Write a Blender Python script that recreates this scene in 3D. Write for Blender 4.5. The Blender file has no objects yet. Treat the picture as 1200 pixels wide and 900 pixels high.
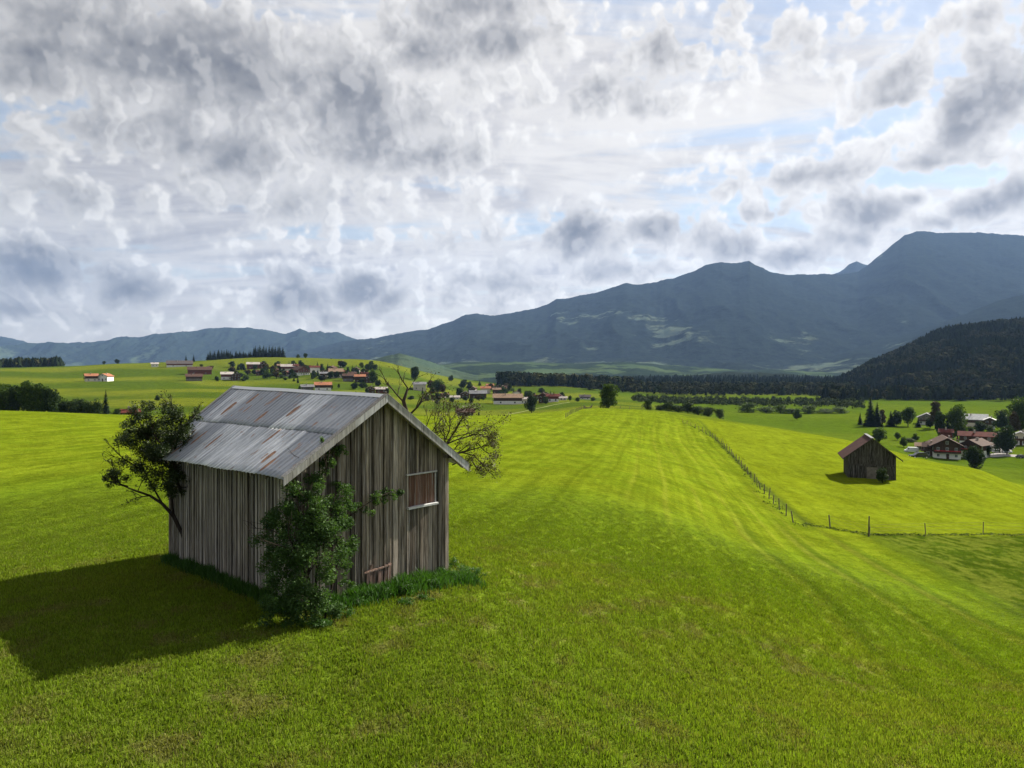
import bpy, math, random
import numpy as np
PI = math.pi
rnd = random.Random(11)
rng = np.random.default_rng(5)
S = bpy.context.scene
COL = S.collection
F, HY, CXP = 832.0, 432.0, 600.0          # focal length in photo pixels, horizon row, centre column

# ------------------------------------------------------------------ helpers
def PW(px, py, d):                          # survey point: bearing/pitch + distance -> metres
    return np.array([(px - CXP) / F * d, d, (HY - py) / F * d])

def tag(o, label=None, cat=None, group=None, kind=None):
    if label: o['label'] = label
    if cat: o['category'] = cat
    if group: o['group'] = group
    if kind: o['kind'] = kind
    return o

def empty(name, loc, rz=0.0, parent=None):
    o = bpy.data.objects.new(name, None); COL.objects.link(o)
    o.location = loc; o.rotation_euler = (0, 0, rz); o.empty_display_size = 0.5
    if parent: o.parent = parent
    return o

def mesh_np(name, V, Fc, mat=None, parent=None, smooth=False, attrs=None, loc=None):
    """V (n,3) array; Fc list of index arrays (m,3)/(m,4) or a python list of tuples"""
    me = bpy.data.meshes.new(name)
    V = np.asarray(V, dtype=np.float32).reshape(-1, 3)
    if isinstance(Fc, np.ndarray): Fc = [Fc]
    if len(Fc) and isinstance(Fc[0], np.ndarray) and Fc[0].ndim == 2:
        loops = np.concatenate([f.ravel() for f in Fc]).astype(np.int32)
        tot = np.concatenate([np.full(len(f), f.shape[1], np.int32) for f in Fc])
        start = np.concatenate([[0], np.cumsum(tot)[:-1]]).astype(np.int32)
        me.vertices.add(len(V)); me.vertices.foreach_set('co', V.ravel())
        me.loops.add(len(loops)); me.loops.foreach_set('vertex_index', loops)
        me.polygons.add(len(tot)); me.polygons.foreach_set('loop_start', start); me.polygons.foreach_set('loop_total', tot)
        me.update(calc_edges=True)
    else:
        me.from_pydata([tuple(v) for v in V.tolist()], [], [tuple(int(i) for i in f) for f in Fc])
        me.update()
    me.validate()
    if smooth: me.shade_smooth()
    for k, (dom, arr) in (attrs or {}).items():
        arr = np.asarray(arr, dtype=np.float32)
        if arr.ndim == 2:
            if arr.shape[1] == 3: arr = np.concatenate([arr, np.ones((len(arr), 1), np.float32)], 1)
            a = me.attributes.new(k, 'FLOAT_COLOR', dom); a.data.foreach_set('color', arr.ravel())
        else:
            a = me.attributes.new(k, 'FLOAT', dom); a.data.foreach_set('value', arr.ravel())
    if mat is not None: me.materials.append(mat)
    o = bpy.data.objects.new(name, me); COL.objects.link(o)
    if parent: o.parent = parent
    if loc is not None: o.location = loc
    return o

class MB:
    """collects shapes for ONE mesh object"""
    def __init__(s): s.v = []; s.f = []; s.n = 0; s.r = []
    def add(s, V, Fs, val=None):
        V = [tuple(map(float, p)) for p in V]
        s.v += V; s.f += [tuple(i + s.n for i in f) for f in Fs]; s.n += len(V)
        s.r += [rnd.random() if val is None else val] * len(Fs)
    def box8(s, P, val=None):               # P: 4 bottom + 4 top, counter-clockwise
        s.add(P, [(3, 2, 1, 0), (4, 5, 6, 7), (0, 1, 5, 4), (1, 2, 6, 5), (2, 3, 7, 6), (3, 0, 4, 7)], val)
    def box(s, a, b, val=None):
        (x0, y0, z0), (x1, y1, z1) = a, b
        s.box8([(x0, y0, z0), (x1, y0, z0), (x1, y1, z0), (x0, y1, z0), (x0, y0, z1), (x1, y0, z1), (x1, y1, z1), (x0, y1, z1)], val)
    def obox(s, o, ax, ay, az, val=None):   # origin corner + three edge vectors
        o, ax, ay, az = (np.array(q, float) for q in (o, ax, ay, az))
        s.box8([o, o + ax, o + ax + ay, o + ay, o + az, o + ax + az, o + ax + ay + az, o + ay + az], val)
    def tube(s, pts, rad, sides=6, val=None, wob=0.0):
        pts = [np.array(p, float) for p in pts]; n = len(pts)
        if not hasattr(rad, '__len__'): rad = [rad] * n
        V = []; Fs = []
        for i, p in enumerate(pts):
            t = pts[min(i + 1, n - 1)] - pts[max(i - 1, 0)]; t = t / (np.linalg.norm(t) + 1e-9)
            a = np.cross(t, (0.3, 0.2, 1.0) if abs(t[2]) < 0.9 else (1, 0, 0)); a /= np.linalg.norm(a); b = np.cross(t, a)
            for k in range(sides):
                w = 2 * PI * k / sides; rr = rad[i] * (1 + wob * (rnd.random() - .5))
                V.append(p + (a * math.cos(w) + b * math.sin(w)) * rr)
        for i in range(n - 1):
            for k in range(sides):
                k2 = (k + 1) % sides
                Fs.append((i * sides + k, i * sides + k2, (i + 1) * sides + k2, (i + 1) * sides + k))
        Fs.append(tuple(range(sides - 1, -1, -1))); Fs.append(tuple(range((n - 1) * sides, n * sides)))
        s.add(V, Fs, val)
    def build(s, name, mat, parent=None, smooth=False, loc=None):
        return mesh_np(name, s.v, s.f, mat, parent, smooth, {'rand': ('FACE', s.r)}, loc)

# ------------------------------------------------------------------ noise in numpy
def _h(ix, iy, seed):
    n = (ix.astype(np.int64) * 374761393 + iy.astype(np.int64) * 668265263 + seed * 974634777) & 0x7fffffff
    n = ((n ^ (n >> 13)) * 1274126177) & 0x7fffffff
    return ((n ^ (n >> 16)) & 0xffff) / 65535.0 * 2 * PI
def pn(x, y, seed=0):
    x = np.asarray(x, float); y = np.asarray(y, float)
    x0 = np.floor(x); y0 = np.floor(y); fx = x - x0; fy = y - y0
    u = fx * fx * fx * (fx * (fx * 6 - 15) + 10); v = fy * fy * fy * (fy * (fy * 6 - 15) + 10)
    def g(i, j):
        a = _h(x0 + i, y0 + j, seed); return np.cos(a) * (fx - i) + np.sin(a) * (fy - j)
    return 1.5 * ((g(0, 0) * (1 - u) + g(1, 0) * u) * (1 - v) + (g(0, 1) * (1 - u) + g(1, 1) * u) * v)
def fbm(x, y, o=4, seed=0, r=0.5):
    s = 0; a = 1.0; t = 0
    for k in range(o):
        s = s + a * pn(x * 2 ** k, y * 2 ** k, seed + 17 * k); t += a; a *= r
    return s / t
def ridged(x, y, o=4, seed=0, r=0.5):
    s = 0; a = 1.0; t = 0
    for k in range(o):
        s = s + a * (1 - 2 * np.abs(pn(x * 2 ** k, y * 2 ** k, seed + 31 * k))); t += a; a *= r
    return s / t
def sm(a, b, x):
    t = np.clip((np.asarray(x, float) - a) / (b - a), 0, 1); return t * t * (3 - 2 * t)

# ------------------------------------------------------------------ materials
def newmat(name):
    m = bpy.data.materials.new(name); m.use_nodes = True
    nt = m.node_tree; nt.nodes.clear()
    out = nt.nodes.new('ShaderNodeOutputMaterial')
    return m, nt, out
class NT:
    """tiny node-graph writer"""
    def __init__(s, nt): s.nt = nt; s.N = nt.nodes; s.L = nt.links
    def put(s, sock, v):
        if v is None: return
        if isinstance(v, bpy.types.NodeSocket): s.L.new(v, sock)
        else:
            if hasattr(sock.default_value, '__len__') and not hasattr(v, '__len__'): v = [v] * len(sock.default_value)
            if sock.type == 'RGBA' and len(v) == 3: v = (*v, 1)
            sock.default_value = v
    def math(s, op, a, b=None, c=None, clamp=False):
        n = s.N.new('ShaderNodeMath'); n.operation = op; n.use_clamp = clamp
        s.put(n.inputs[0], a); s.put(n.inputs[1], b); s.put(n.inputs[2], c); return n.outputs[0]
    def vmath(s, op, a, b=None):
        n = s.N.new('ShaderNodeVectorMath'); n.operation = op
        s.put(n.inputs[0], a); s.put(n.inputs[1], b)
        return n.outputs['Value'] if op in ('LENGTH', 'DOT_PRODUCT') else n.outputs[0]
    dim = '3D'
    def noise(s, vec, scale, detail=4, rough=.5, dist=0.0, col=False):
        n = s.N.new('ShaderNodeTexNoise'); n.noise_dimensions = s.dim; s.put(n.inputs['Vector'], vec)
        n.inputs['Scale'].default_value = scale; n.inputs['Detail'].default_value = detail
        n.inputs['Roughness'].default_value = rough; n.inputs['Distortion'].default_value = dist
        return n.outputs['Color' if col else 'Fac']
    def voro(s, vec, scale, detail=0, feature='F1', smooth=None):
        n = s.N.new('ShaderNodeTexVoronoi'); n.voronoi_dimensions = s.dim; n.feature = feature; s.put(n.inputs['Vector'], vec)
        n.inputs['Scale'].default_value = scale; n.inputs['Detail'].default_value = detail
        if smooth is not None: n.inputs['Smoothness'].default_value = smooth
        return n.outputs['Distance']
    def mr(s, v, a, b, c=0.0, d=1.0, t='SMOOTHSTEP'):
        n = s.N.new('ShaderNodeMapRange'); n.interpolation_type = t
        for i, q in enumerate((v, a, b, c, d)): s.put(n.inputs[i], q)
        return n.outputs[0]
    def mix(s, f, a, b, mode='MIX'):
        n = s.N.new('ShaderNodeMix'); n.data_type = 'RGBA'; n.blend_type = mode
        s.put(n.inputs[0], f); s.put(n.inputs[6], a); s.put(n.inputs[7], b); return n.outputs[2]
    def comb(s, x, y, z):
        n = s.N.new('ShaderNodeCombineXYZ')
        for i, q in enumerate((x, y, z)): s.put(n.inputs[i], q)
        return n.outputs[0]
    def attr(s, name, typ='GEOMETRY'):
        n = s.N.new('ShaderNodeAttribute'); n.attribute_name = name; n.attribute_type = typ; return n
    def geo(s, k='Position'): return s.N.new('ShaderNodeNewGeometry').outputs[k]
    def obj(s): return s.N.new('ShaderNodeTexCoord').outputs['Object']
    def bump(s, h, strength=.5, dist=.02):
        n = s.N.new('ShaderNodeBump'); n.inputs['Strength'].default_value = strength
        n.inputs['Distance'].default_value = dist; s.put(n.inputs['Height'], h); return n.outputs[0]
    def bsdf(s, out, col, rough=.8, metal=0, nrm=None, spec=.3):
        b = s.N.new('ShaderNodeBsdfPrincipled'); s.put(b.inputs['Base Color'], col)
        s.put(b.inputs['Roughness'], rough); s.put(b.inputs['Metallic'], metal); s.put(b.inputs['Specular IOR Level'], spec)
        if nrm is not None: s.L.new(nrm, b.inputs['Normal'])
        if out is not None: s.L.new(b.outputs[0], out.inputs['Surface'])
        return b.outputs[0]

def plain(name, col, rough=.8, var=.25, scale=3.0, metal=0, use_rand=0.0, spec=.06, stretch=(1, 1, 1)):
    m, nt, out = newmat(name); g = NT(nt)
    v = g.vmath('MULTIPLY', g.obj(), stretch)
    n = g.noise(v, scale, 5, .6)
    f = g.mr(n, .3, .7, 1 - var, 1 + var, 'LINEAR')
    if use_rand:
        f = g.math('MULTIPLY', f, g.mr(g.attr('rand').outputs['Fac'], 0, 1, 1 - use_rand, 1 + use_rand, 'LINEAR'))
    c = g.mix(1.0, (*col, 1), g.comb(f, f, f), 'MULTIPLY')
    g.bsdf(out, c, rough, metal, g.bump(n, .3, .02), spec)
    return m

def leaf_mat(name, c1, c2, trans=.35, rough=.55, spec=.25):
    m, nt, out = newmat(name); g = NT(nt)
    r = g.attr('rand').outputs['Fac']
    pos = g.noise(g.geo(), .9, 2)
    f = g.math('ADD', g.math('MULTIPLY', r, .6), g.math('MULTIPLY', g.math('SUBTRACT', pos, .5), 1.2), clamp=True)
    c = g.mix(f, (*c1, 1), (*c2, 1))
    b = g.bsdf(None, c, rough, 0, None, spec)
    t = nt.nodes.new('ShaderNodeBsdfTranslucent'); g.put(t.inputs[0], g.mix(1.0, c, (1.25, 1.35, .55, 1), 'MULTIPLY'))
    mx = nt.nodes.new('ShaderNodeMixShader'); mx.inputs[0].default_value = trans
    nt.links.new(b, mx.inputs[1]); nt.links.new(t.outputs[0], mx.inputs[2]); nt.links.new(mx.outputs[0], out.inputs['Surface'])
    return m

# ------------------------------------------------------------------ terrain
SUN_AZ, SUN_EL = math.radians(51), math.radians(35.3)
CP = []   # control points x, y, z
def cp(px, py, d): CP.append(PW(px, py, d))
for a in [  # near hill: survey of bearing, pitch, distance
    (0,900,11.5),(600,900,11.2),(1200,900,13.4),(300,900,11.4),(900,900,12),
    (0,800,15),(400,800,15),(600,800,15.1),(800,800,17.5),(1000,800,22),(1200,800,25),
    (352,713,19.0),(521,675,22.4),(204,656,25.8),(600,700,22),(800,700,26.5),(1000,700,37),(1200,715,43),(900,700,31),
    (0,690,22.5),(0,620,33.6),(0,560,52),(0,510,88),(0,481,144),(130,487,140),(300,493,147),(130,560,51),
    (600,620,37),(600,560,63),(600,520,111),(600,500,150),(600,493,170),(550,494,160),(450,495,152),
    (700,620,40),(700,560,67),(700,520,116),(700,495,190),(700,478,285),(650,489,200),(740,480,285),
    (780,600,54),(780,560,80),(850,620,59),(800,650,38),(932,612,75),(1018,628,70),(1200,628,72),(1100,650,60),
    (880,560,112),(835,510,185),(1020,562,115),(1110,600,92),(1150,550,140),(1200,573,138),(1060,540,152),(1000,517,195),
    (900,500,235),(830,490,255),(760,481,275),(950,540,140),(1200,600,95),
    # hidden drops and the valley on the right
    (1200,566,215),(1150,550,240),(1100,540,285),(1000,508,380),(900,500,400),(830,490,470),(1000,490,500),(1200,520,345),
    (1200,500,430),(1100,495,500),(850,486,520),(1000,480,620),(800,482,420),
    # behind the crest, middle
    (600,490,385),(560,488,390),(500,486,400),(640,479,440),(600,480,460),(560,473,560),(500,468,620),(610,474,560),(650,469,560),(690,469,600),
    (600,459,900),(690,465,800),(640,453.5,1050),
    # far slope on the left
    (0,486,240),(123,489,260),(150,490,290),(30,487,230),(250,478,340),(400,476,360),(0,460,520),(100,468,450),(100,447,690),(100,434,960),(20,431,1050),(130,426,1150),
    (250,462,500),(250,445,800),(220,432,980),(300,431,1000),(300,418,1230),(200,425,1120),(400,421,1200),(400,441,840),(370,458,640),(440,461,620),(330,438,900),
    (450,424,1120),(475,433,1050),(480,448,860),(520,452,1000),
    ]: cp(*a)
for a in [(-200,-7.2,60),(-200,-9,150),(-500,-7.5,40),(-900,-8,90),(-300,-18,260),(-700,-18,300),(-300,-14,600),(-300,0,1050),(-300,-45,1800),(0,-45,1800),
          (200,-45,1800),(400,-45,1800),(600,-45,1700),(800,-38,1000),(1000,-38,1100),(1200,-38,1100),(800,-45,2000),(1200,-45,2000),(1500,-38,900),
          (1600,-40,500),(1600,-37,260),(1600,-22,110),(1500,-14,45),(1700,-10,25)]:
    CP.append(np.array([(a[0] - CXP) / F * a[2], a[2], a[1]]))
for x, y, z in [(0,5,-6.2),(5,5,-6.6),(-5,5,-6.3),(0,-8,-5.9),(0,-30,-5.6),(-30,-20,-5.5),(30,-20,-11),(-30,5,-6.3),(25,5,-9.5),(60,0,-17),(-60,0,-7),(0,-100,-8),
                (-100,-80,-7),(100,-80,-18),(0,-400,-25),(-400,-300,-25),(400,-300,-35),(300,0,-36),(-300,0,-18),(1000,0,-38),(-1000,0,-20),(0,-1500,-40)]:
    CP.append(np.array([x, y, z], float))
CP = np.array(CP)
def tw(x, y):
    r = np.sqrt(x * x + y * y + 16.0); a = np.arctan2(x, y)
    return np.stack([a * 2.2, np.log(r)], -1)
def _tps(r2): return 0.5 * r2 * np.log(r2 + 1e-12)
_Q = []
_Z = []
for x, y, z in CP:
    q = tw(x, y); _Q.append(q); _Z.append(z)
    a = q[0]
    if abs(a) > 2.2 * 1.7: _Q.append(np.array([a - math.copysign(2.2 * 2 * PI, a), q[1]])); _Z.append(z)
_Q = np.array(_Q); _Z = np.array(_Z)
def _fit():
    n = len(_Q); D = ((_Q[:, None] - _Q[None]) ** 2).sum(-1)
    K = _tps(D) + np.eye(n) * 0.002
    P = np.concatenate([np.ones((n, 1)), _Q], 1)
    A = np.zeros((n + 3, n + 3)); A[:n, :n] = K; A[:n, n:] = P; A[n:, :n] = P.T
    b = np.zeros(n + 3); b[:n] = _Z
    return np.linalg.solve(A, b)
_W = _fit()
def zg(x, y):
    x = np.asarray(x, float); y = np.asarray(y, float); sh = np.broadcast(x, y).shape
    xf = np.broadcast_to(x, sh).ravel(); yf = np.broadcast_to(y, sh).ravel()
    out = np.empty(len(xf))
    for i in range(0, len(xf), 20000):
        q = tw(xf[i:i + 20000], yf[i:i + 20000])
        D = ((q[:, None] - _Q[None]) ** 2).sum(-1)
        out[i:i + 20000] = _tps(D) @ _W[:-3] + _W[-3] + q @ _W[-2:]
    r = np.hypot(xf, yf)
    far = sm(1500, 2400, r)
    out = out * (1 - far) + far * (-45 + 14 * fbm(xf / 900, yf / 900, 3, 5))
    nr = sm(25, 70, r) * (1 - sm(1200, 2000, r))
    out = out + nr * (0.14 * fbm(xf / 28, yf / 28, 3, 3)) + 0.05 * fbm(xf / 3, yf / 3, 2, 9) * sm(5, 12, r) * (1 - sm(60, 100, r))
    nf = sm(250, 700, r) * (1 - far)
    out = out + nf * 2.2 * fbm(xf / 130, yf / 90, 3, 8)
    return out.reshape(sh)
def z1(x, y): return float(zg(np.array([x]), np.array([y]))[0])
def hit(px, py, dmin=9.0, dmax=2500.0):     # where a surveyed bearing/pitch meets the ground
    d = np.exp(np.linspace(math.log(dmin), math.log(dmax), 1400))
    z = zg((px - CXP) / F * d, d); zr = (HY - py) / F * d
    k = np.nonzero(zr < z)[0]
    dd = d[k[0]] if len(k) else d[np.argmin(zr - z)]
    x = (px - CXP) / F * dd
    return np.array([x, dd, z1(x, dd)])

# --- albedo of the fields
def fieldcol(x, y):
    r = np.hypot(x, y)
    def C(*c): return np.array(c)[None, :] * np.ones((len(x), 1))
    def mixc(a, b, t): return a * (1 - t[:, None]) + b * t[:, None]
    n1 = fbm(x / 7, y / 7, 4, 21); n2 = fbm(x / 1.6, y / 1.6, 4, 22); n3 = fbm(x / 25, y / 40, 3, 23)
    bright = C(.097, .128, .007)
    rich = C(.070, .108, .005)
    c = mixc(bright, rich, sm(-.2, .35, n1) * .45 + .12)
    c = c * (1 + .22 * fbm(x / 2.2, y / 3.5, 4, 24) + .12 * n3)[:, None]
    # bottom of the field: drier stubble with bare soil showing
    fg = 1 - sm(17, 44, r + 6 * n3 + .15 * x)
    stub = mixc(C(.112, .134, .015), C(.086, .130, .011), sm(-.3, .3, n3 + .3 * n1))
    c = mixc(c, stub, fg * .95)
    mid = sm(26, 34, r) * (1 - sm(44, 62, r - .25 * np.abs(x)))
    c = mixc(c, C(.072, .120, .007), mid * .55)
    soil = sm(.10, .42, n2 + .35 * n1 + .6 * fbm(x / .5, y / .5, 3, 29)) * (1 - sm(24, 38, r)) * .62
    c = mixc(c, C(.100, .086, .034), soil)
    # dry strip near the barn and paler streaks on the left slope
    # mowing lines and wheel tracks following the fence
    s = x - .19 * y - 16.9
    sw = s + 1.5 * fbm(x / 40, y / 60, 2, 31)
    tr = sm(.78, 1.0, np.sin(sw * 2 * PI / 3.1 + 1.0) + .25 * n2) * sm(-.35, .2, fbm(x / 5, y / 30, 3, 36)) * (sm(-26, -16, s) * (1 - sm(-2.2, -1, s)))
    c = mixc(c, C(.135, .150, .016), tr * .42 * sm(35, 60, y) * (1 - sm(170, 260, y)))
    tr2 = sm(.75, .97, np.sin(sw * 2 * PI / 4.6)) * sm(-12, -6, s) * (1 - sm(2, 5, s)) * (1 - sm(55, 75, y))
    c = mixc(c, C(.040, .068, .006), tr2 * .55 * sm(12, 22, r))
    tr3 = sm(.8, .98, np.sin(sw * 2 * PI / 4.6 + .9)) * sm(-14, -6, s) * (1 - sm(2, 5, s)) * (1 - sm(60, 80, y))
    c = mixc(c, C(.12, .13, .02), tr3 * .4)
    an = fbm(sw * .8, y / 80, 3, 37) + .5 * fbm(sw * 2.4, y / 120, 2, 38); c = c * (1 + .34 * an * sm(15, 40, y) * (1 - sm(250, 330, y)))[:, None]
    st = np.sin((x * .96 + y * .12 + 6 * fbm(x / 60, y / 90, 2, 41)) * 2 * PI / 6.5)
    c = c * (1 + .0 * st * sm(60, 100, y) * (1 - sm(300, 400, y)) * (1 - sm(20, 40, x)))[:, None]
    # far barn's meadow: hay-yellow
    hay = sm(-1, 2, s) * sm(60, 80, y) * (1 - sm(230, 300, y))
    c = mixc(c, C(.118, .146, .006), hay * (.3 + .35 * sm(-.2, .3, n1)))
    # fence line weeds
    wd = np.exp(-(s / .55) ** 2) * sm(70, 76, y) * (1 - sm(200, 250, y)); c = mixc(c, C(.03, .045, .008), wd * .7)
    # rough pasture below the cross fence
    e = x - (30.6 + (y - 42.5) * 5.7 / 29.5)
    pas = sm(-.3, .5, e) * (1 - sm(71.5, 72.2, y + .6 * n1)) * sm(10, 20, y)
    c = mixc(c, mixc(C(.032, .054, .004), C(.076, .098, .011), sm(-.2, .22, fbm(x / .7, y / 2.4, 4, 27) + .5 * n1)), pas)
    edge = np.exp(-((e + .6) / .8) ** 2) * (1 - sm(70, 73, y)) * sm(14, 25, y)
    c = mixc(c, C(.034, .055, .007), edge * .6)
    # valley and far slopes: strips of differently mown fields
    a = np.arctan2(x, y)
    val = sm(255, 330, y + 90 * sm(20, 120, x) * (1 - sm(600, 700, y)))
    strip = np.sin(np.log(np.maximum(r, 1)) * 19 + 2.0 * fbm(a * 6, np.log(r + 1) * 2, 2, 51) + 1.5 * a)
    strip2 = pn(a * 9 + .4 * strip, np.log(r + 1) * 9, 53)
    vc = mixc(C(.040, .064, .007), C(.078, .096, .010), sm(-.5, .8, strip + 1.3 * strip2))
    vc = mixc(vc, C(.048, .080, .005), sm(60, 160, x) * (1 - sm(900, 1200, y)) * .75)
    c = mixc(c, vc, val)
    # far valley floor: patches of dark wood and meadow
    far = sm(1500, 2300, r)
    fc = mixc(C(.010, .017, .010), C(.045, .066, .02), sm(.12, .22, fbm(x / 500, y / 700, 4, 61)))
    c = mixc(c, fc, far)
    return np.clip(c, .004, 1)

def grass_ground():
    m, nt, out = newmat('meadow'); g = NT(nt)
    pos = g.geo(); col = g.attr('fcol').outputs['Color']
    n1 = g.noise(pos, 9.0, 6, .72); n2 = g.noise(pos, 1.3, 5, .65); n3 = g.noise(pos, .12, 4, .6)
    n4 = g.noise(g.vmath('MULTIPLY', pos, (1, .35, 1)), .5, 4, .7)
    f = g.math('MULTIPLY', g.mr(n1, .28, .72, .45, 1.55, 'LINEAR'), g.mr(n2, .3, .7, .80, 1.2, 'LINEAR'))
    f = g.math('MULTIPLY', f, g.mr(n3, .3, .7, .86, 1.14, 'LINEAR'))
    f = g.math('MULTIPLY', f, g.mr(n4, .3, .7, .80, 1.2, 'LINEAR'))
    c = g.mix(1.0, col, g.comb(f, f, f), 'MULTIPLY')
    c = g.mix(g.math('MULTIPLY', g.mr(n2, .45, .75), .35), c, g.mix(1.0, c, (1.25, .92, 1.3, 1), 'MULTIPLY'))
    h = g.math('ADD', g.math('MULTIPLY', n1, .6), n2)
    g.bsdf(out, c, .95, 0, g.bump(h, 1.0, .16), .0)
    return m
M = {}
M['meadow'] = grass_ground()

def build_ground():
    az = np.concatenate([np.linspace(-PI, -.80, 60)[:-1], np.linspace(-.80, .80, 720), np.linspace(.80, PI, 60)[1:]])
    rr = np.concatenate([np.linspace(.8, 9, 14)[:-1], np.exp(np.linspace(math.log(9), math.log(400), 420))[:-1],
                         np.exp(np.linspace(math.log(400), math.log(12400), 200))])
    A, R = np.meshgrid(az, rr)
    X = R * np.sin(A); Y = R * np.cos(A); Zv = zg(X, Y)
    nr, na = R.shape
    V = np.stack([X, Y, Zv], -1).reshape(-1, 3)
    i = np.arange(nr - 1)[:, None] * na; j = np.arange(na - 1)[None]
    a = (i + j).ravel(); Fq = np.stack([a, a + 1, a + 1 + na, a + na], 1)[:, ::-1]
    c = np.array([[0, 0, z1(0, .1)]]); V = np.concatenate([V, c]); k = len(V) - 1
    jj = np.arange(na - 1); Ft = np.stack([np.full(na - 1, k), jj + 1, jj], 1)[:, ::-1]
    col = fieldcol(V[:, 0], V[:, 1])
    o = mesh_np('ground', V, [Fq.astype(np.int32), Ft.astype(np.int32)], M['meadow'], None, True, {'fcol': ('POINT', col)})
    if o.data.polygons[0].normal.z < 0: o.data.flip_normals()
    tag(o, kind='structure'); return o
ground = build_ground()

# ------------------------------------------------------------------ grass blades on the near field
def patch_mesh(name, n, size, h0, h1, seed):
    r = np.random.default_rng(seed)
    p = r.uniform(-size / 2, size / 2, (n, 2)); h = r.uniform(h0, h1, n) * (0.7 + .6 * r.random(n))
    a = r.uniform(0, 2 * PI, n); w = r.uniform(.005, .013, n); lean = r.uniform(.1, .9, n) * h; b = r.uniform(0, 2 * PI, n)
    dx, dy = np.cos(a) * w, np.sin(a) * w; lx, ly = np.cos(b) * lean, np.sin(b) * lean
    V = np.stack([np.stack([p[:, 0] - dx, p[:, 1] - dy, np.full(n, -.02)], 1), np.stack([p[:, 0] + dx, p[:, 1] + dy, np.full(n, -.02)], 1),
                  np.stack([p[:, 0] + lx * .4 + dx * .8, p[:, 1] + ly * .4 + dy * .8, h * .6], 1), np.stack([p[:, 0] + lx * .4 - dx * .8, p[:, 1] + ly * .4 - dy * .8, h * .6], 1),
                  np.stack([p[:, 0] + lx, p[:, 1] + ly, h], 1)], 1).reshape(-1, 3)
    k = np.arange(n) * 5
    return V, np.stack([k, k + 1, k + 2, k + 3], 1).astype(np.int32), np.stack([k + 3, k + 2, k + 4], 1).astype(np.int32), np.repeat(r.random(n), 1)

def blade_mat():
    m, nt, out = newmat('grass_blade'); g = NT(nt)
    col = g.attr('gcol', 'INSTANCER').outputs['Color']
    r = g.attr('rand').outputs['Fac']; f = g.mr(g.math('FRACT', g.math('MULTIPLY', r, 7.3)), 0, 1, .6, 1.5, 'LINEAR')
    c = g.mix(1.0, col, g.comb(g.math('MULTIPLY', f, 1.03), f, f), 'MULTIPLY')
    dry = g.mr(r, .74, .82); c = g.mix(g.math('MULTIPLY', dry, .38), c, (.16, .135, .055, 1))
    b = g.bsdf(None, c, .65, 0, None, .05)
    t = nt.nodes.new('ShaderNodeBsdfTranslucent'); g.put(t.inputs[0], g.mix(1.0, c, (1.2, 1.3, .5, 1), 'MULTIPLY'))
    mx = nt.nodes.new('ShaderNodeMixShader'); mx.inputs[0].default_value = .38
    nt.links.new(b, mx.inputs[1]); nt.links.new(t.outputs[0], mx.inputs[2]); nt.links.new(mx.outputs[0], out.inputs['Surface'])
    return m
M['blade'] = blade_mat()

C0 = np.array([-5.68, 18.86]); YAW = .768
U = np.array([math.cos(YAW), math.sin(YAW)]); Vv = np.array([-math.sin(YAW), math.cos(YAW)])
BW, BL = 5.0, 9.65
def in_barn(x, y, m=.05):
    s = (x - C0[0]) * U[0] + (y - C0[1]) * U[1]; t = (x - C0[0]) * Vv[0] + (y - C0[1]) * Vv[1]
    return (s > m) & (s < BW - m) & (t > m) & (t < BL - m)

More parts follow.
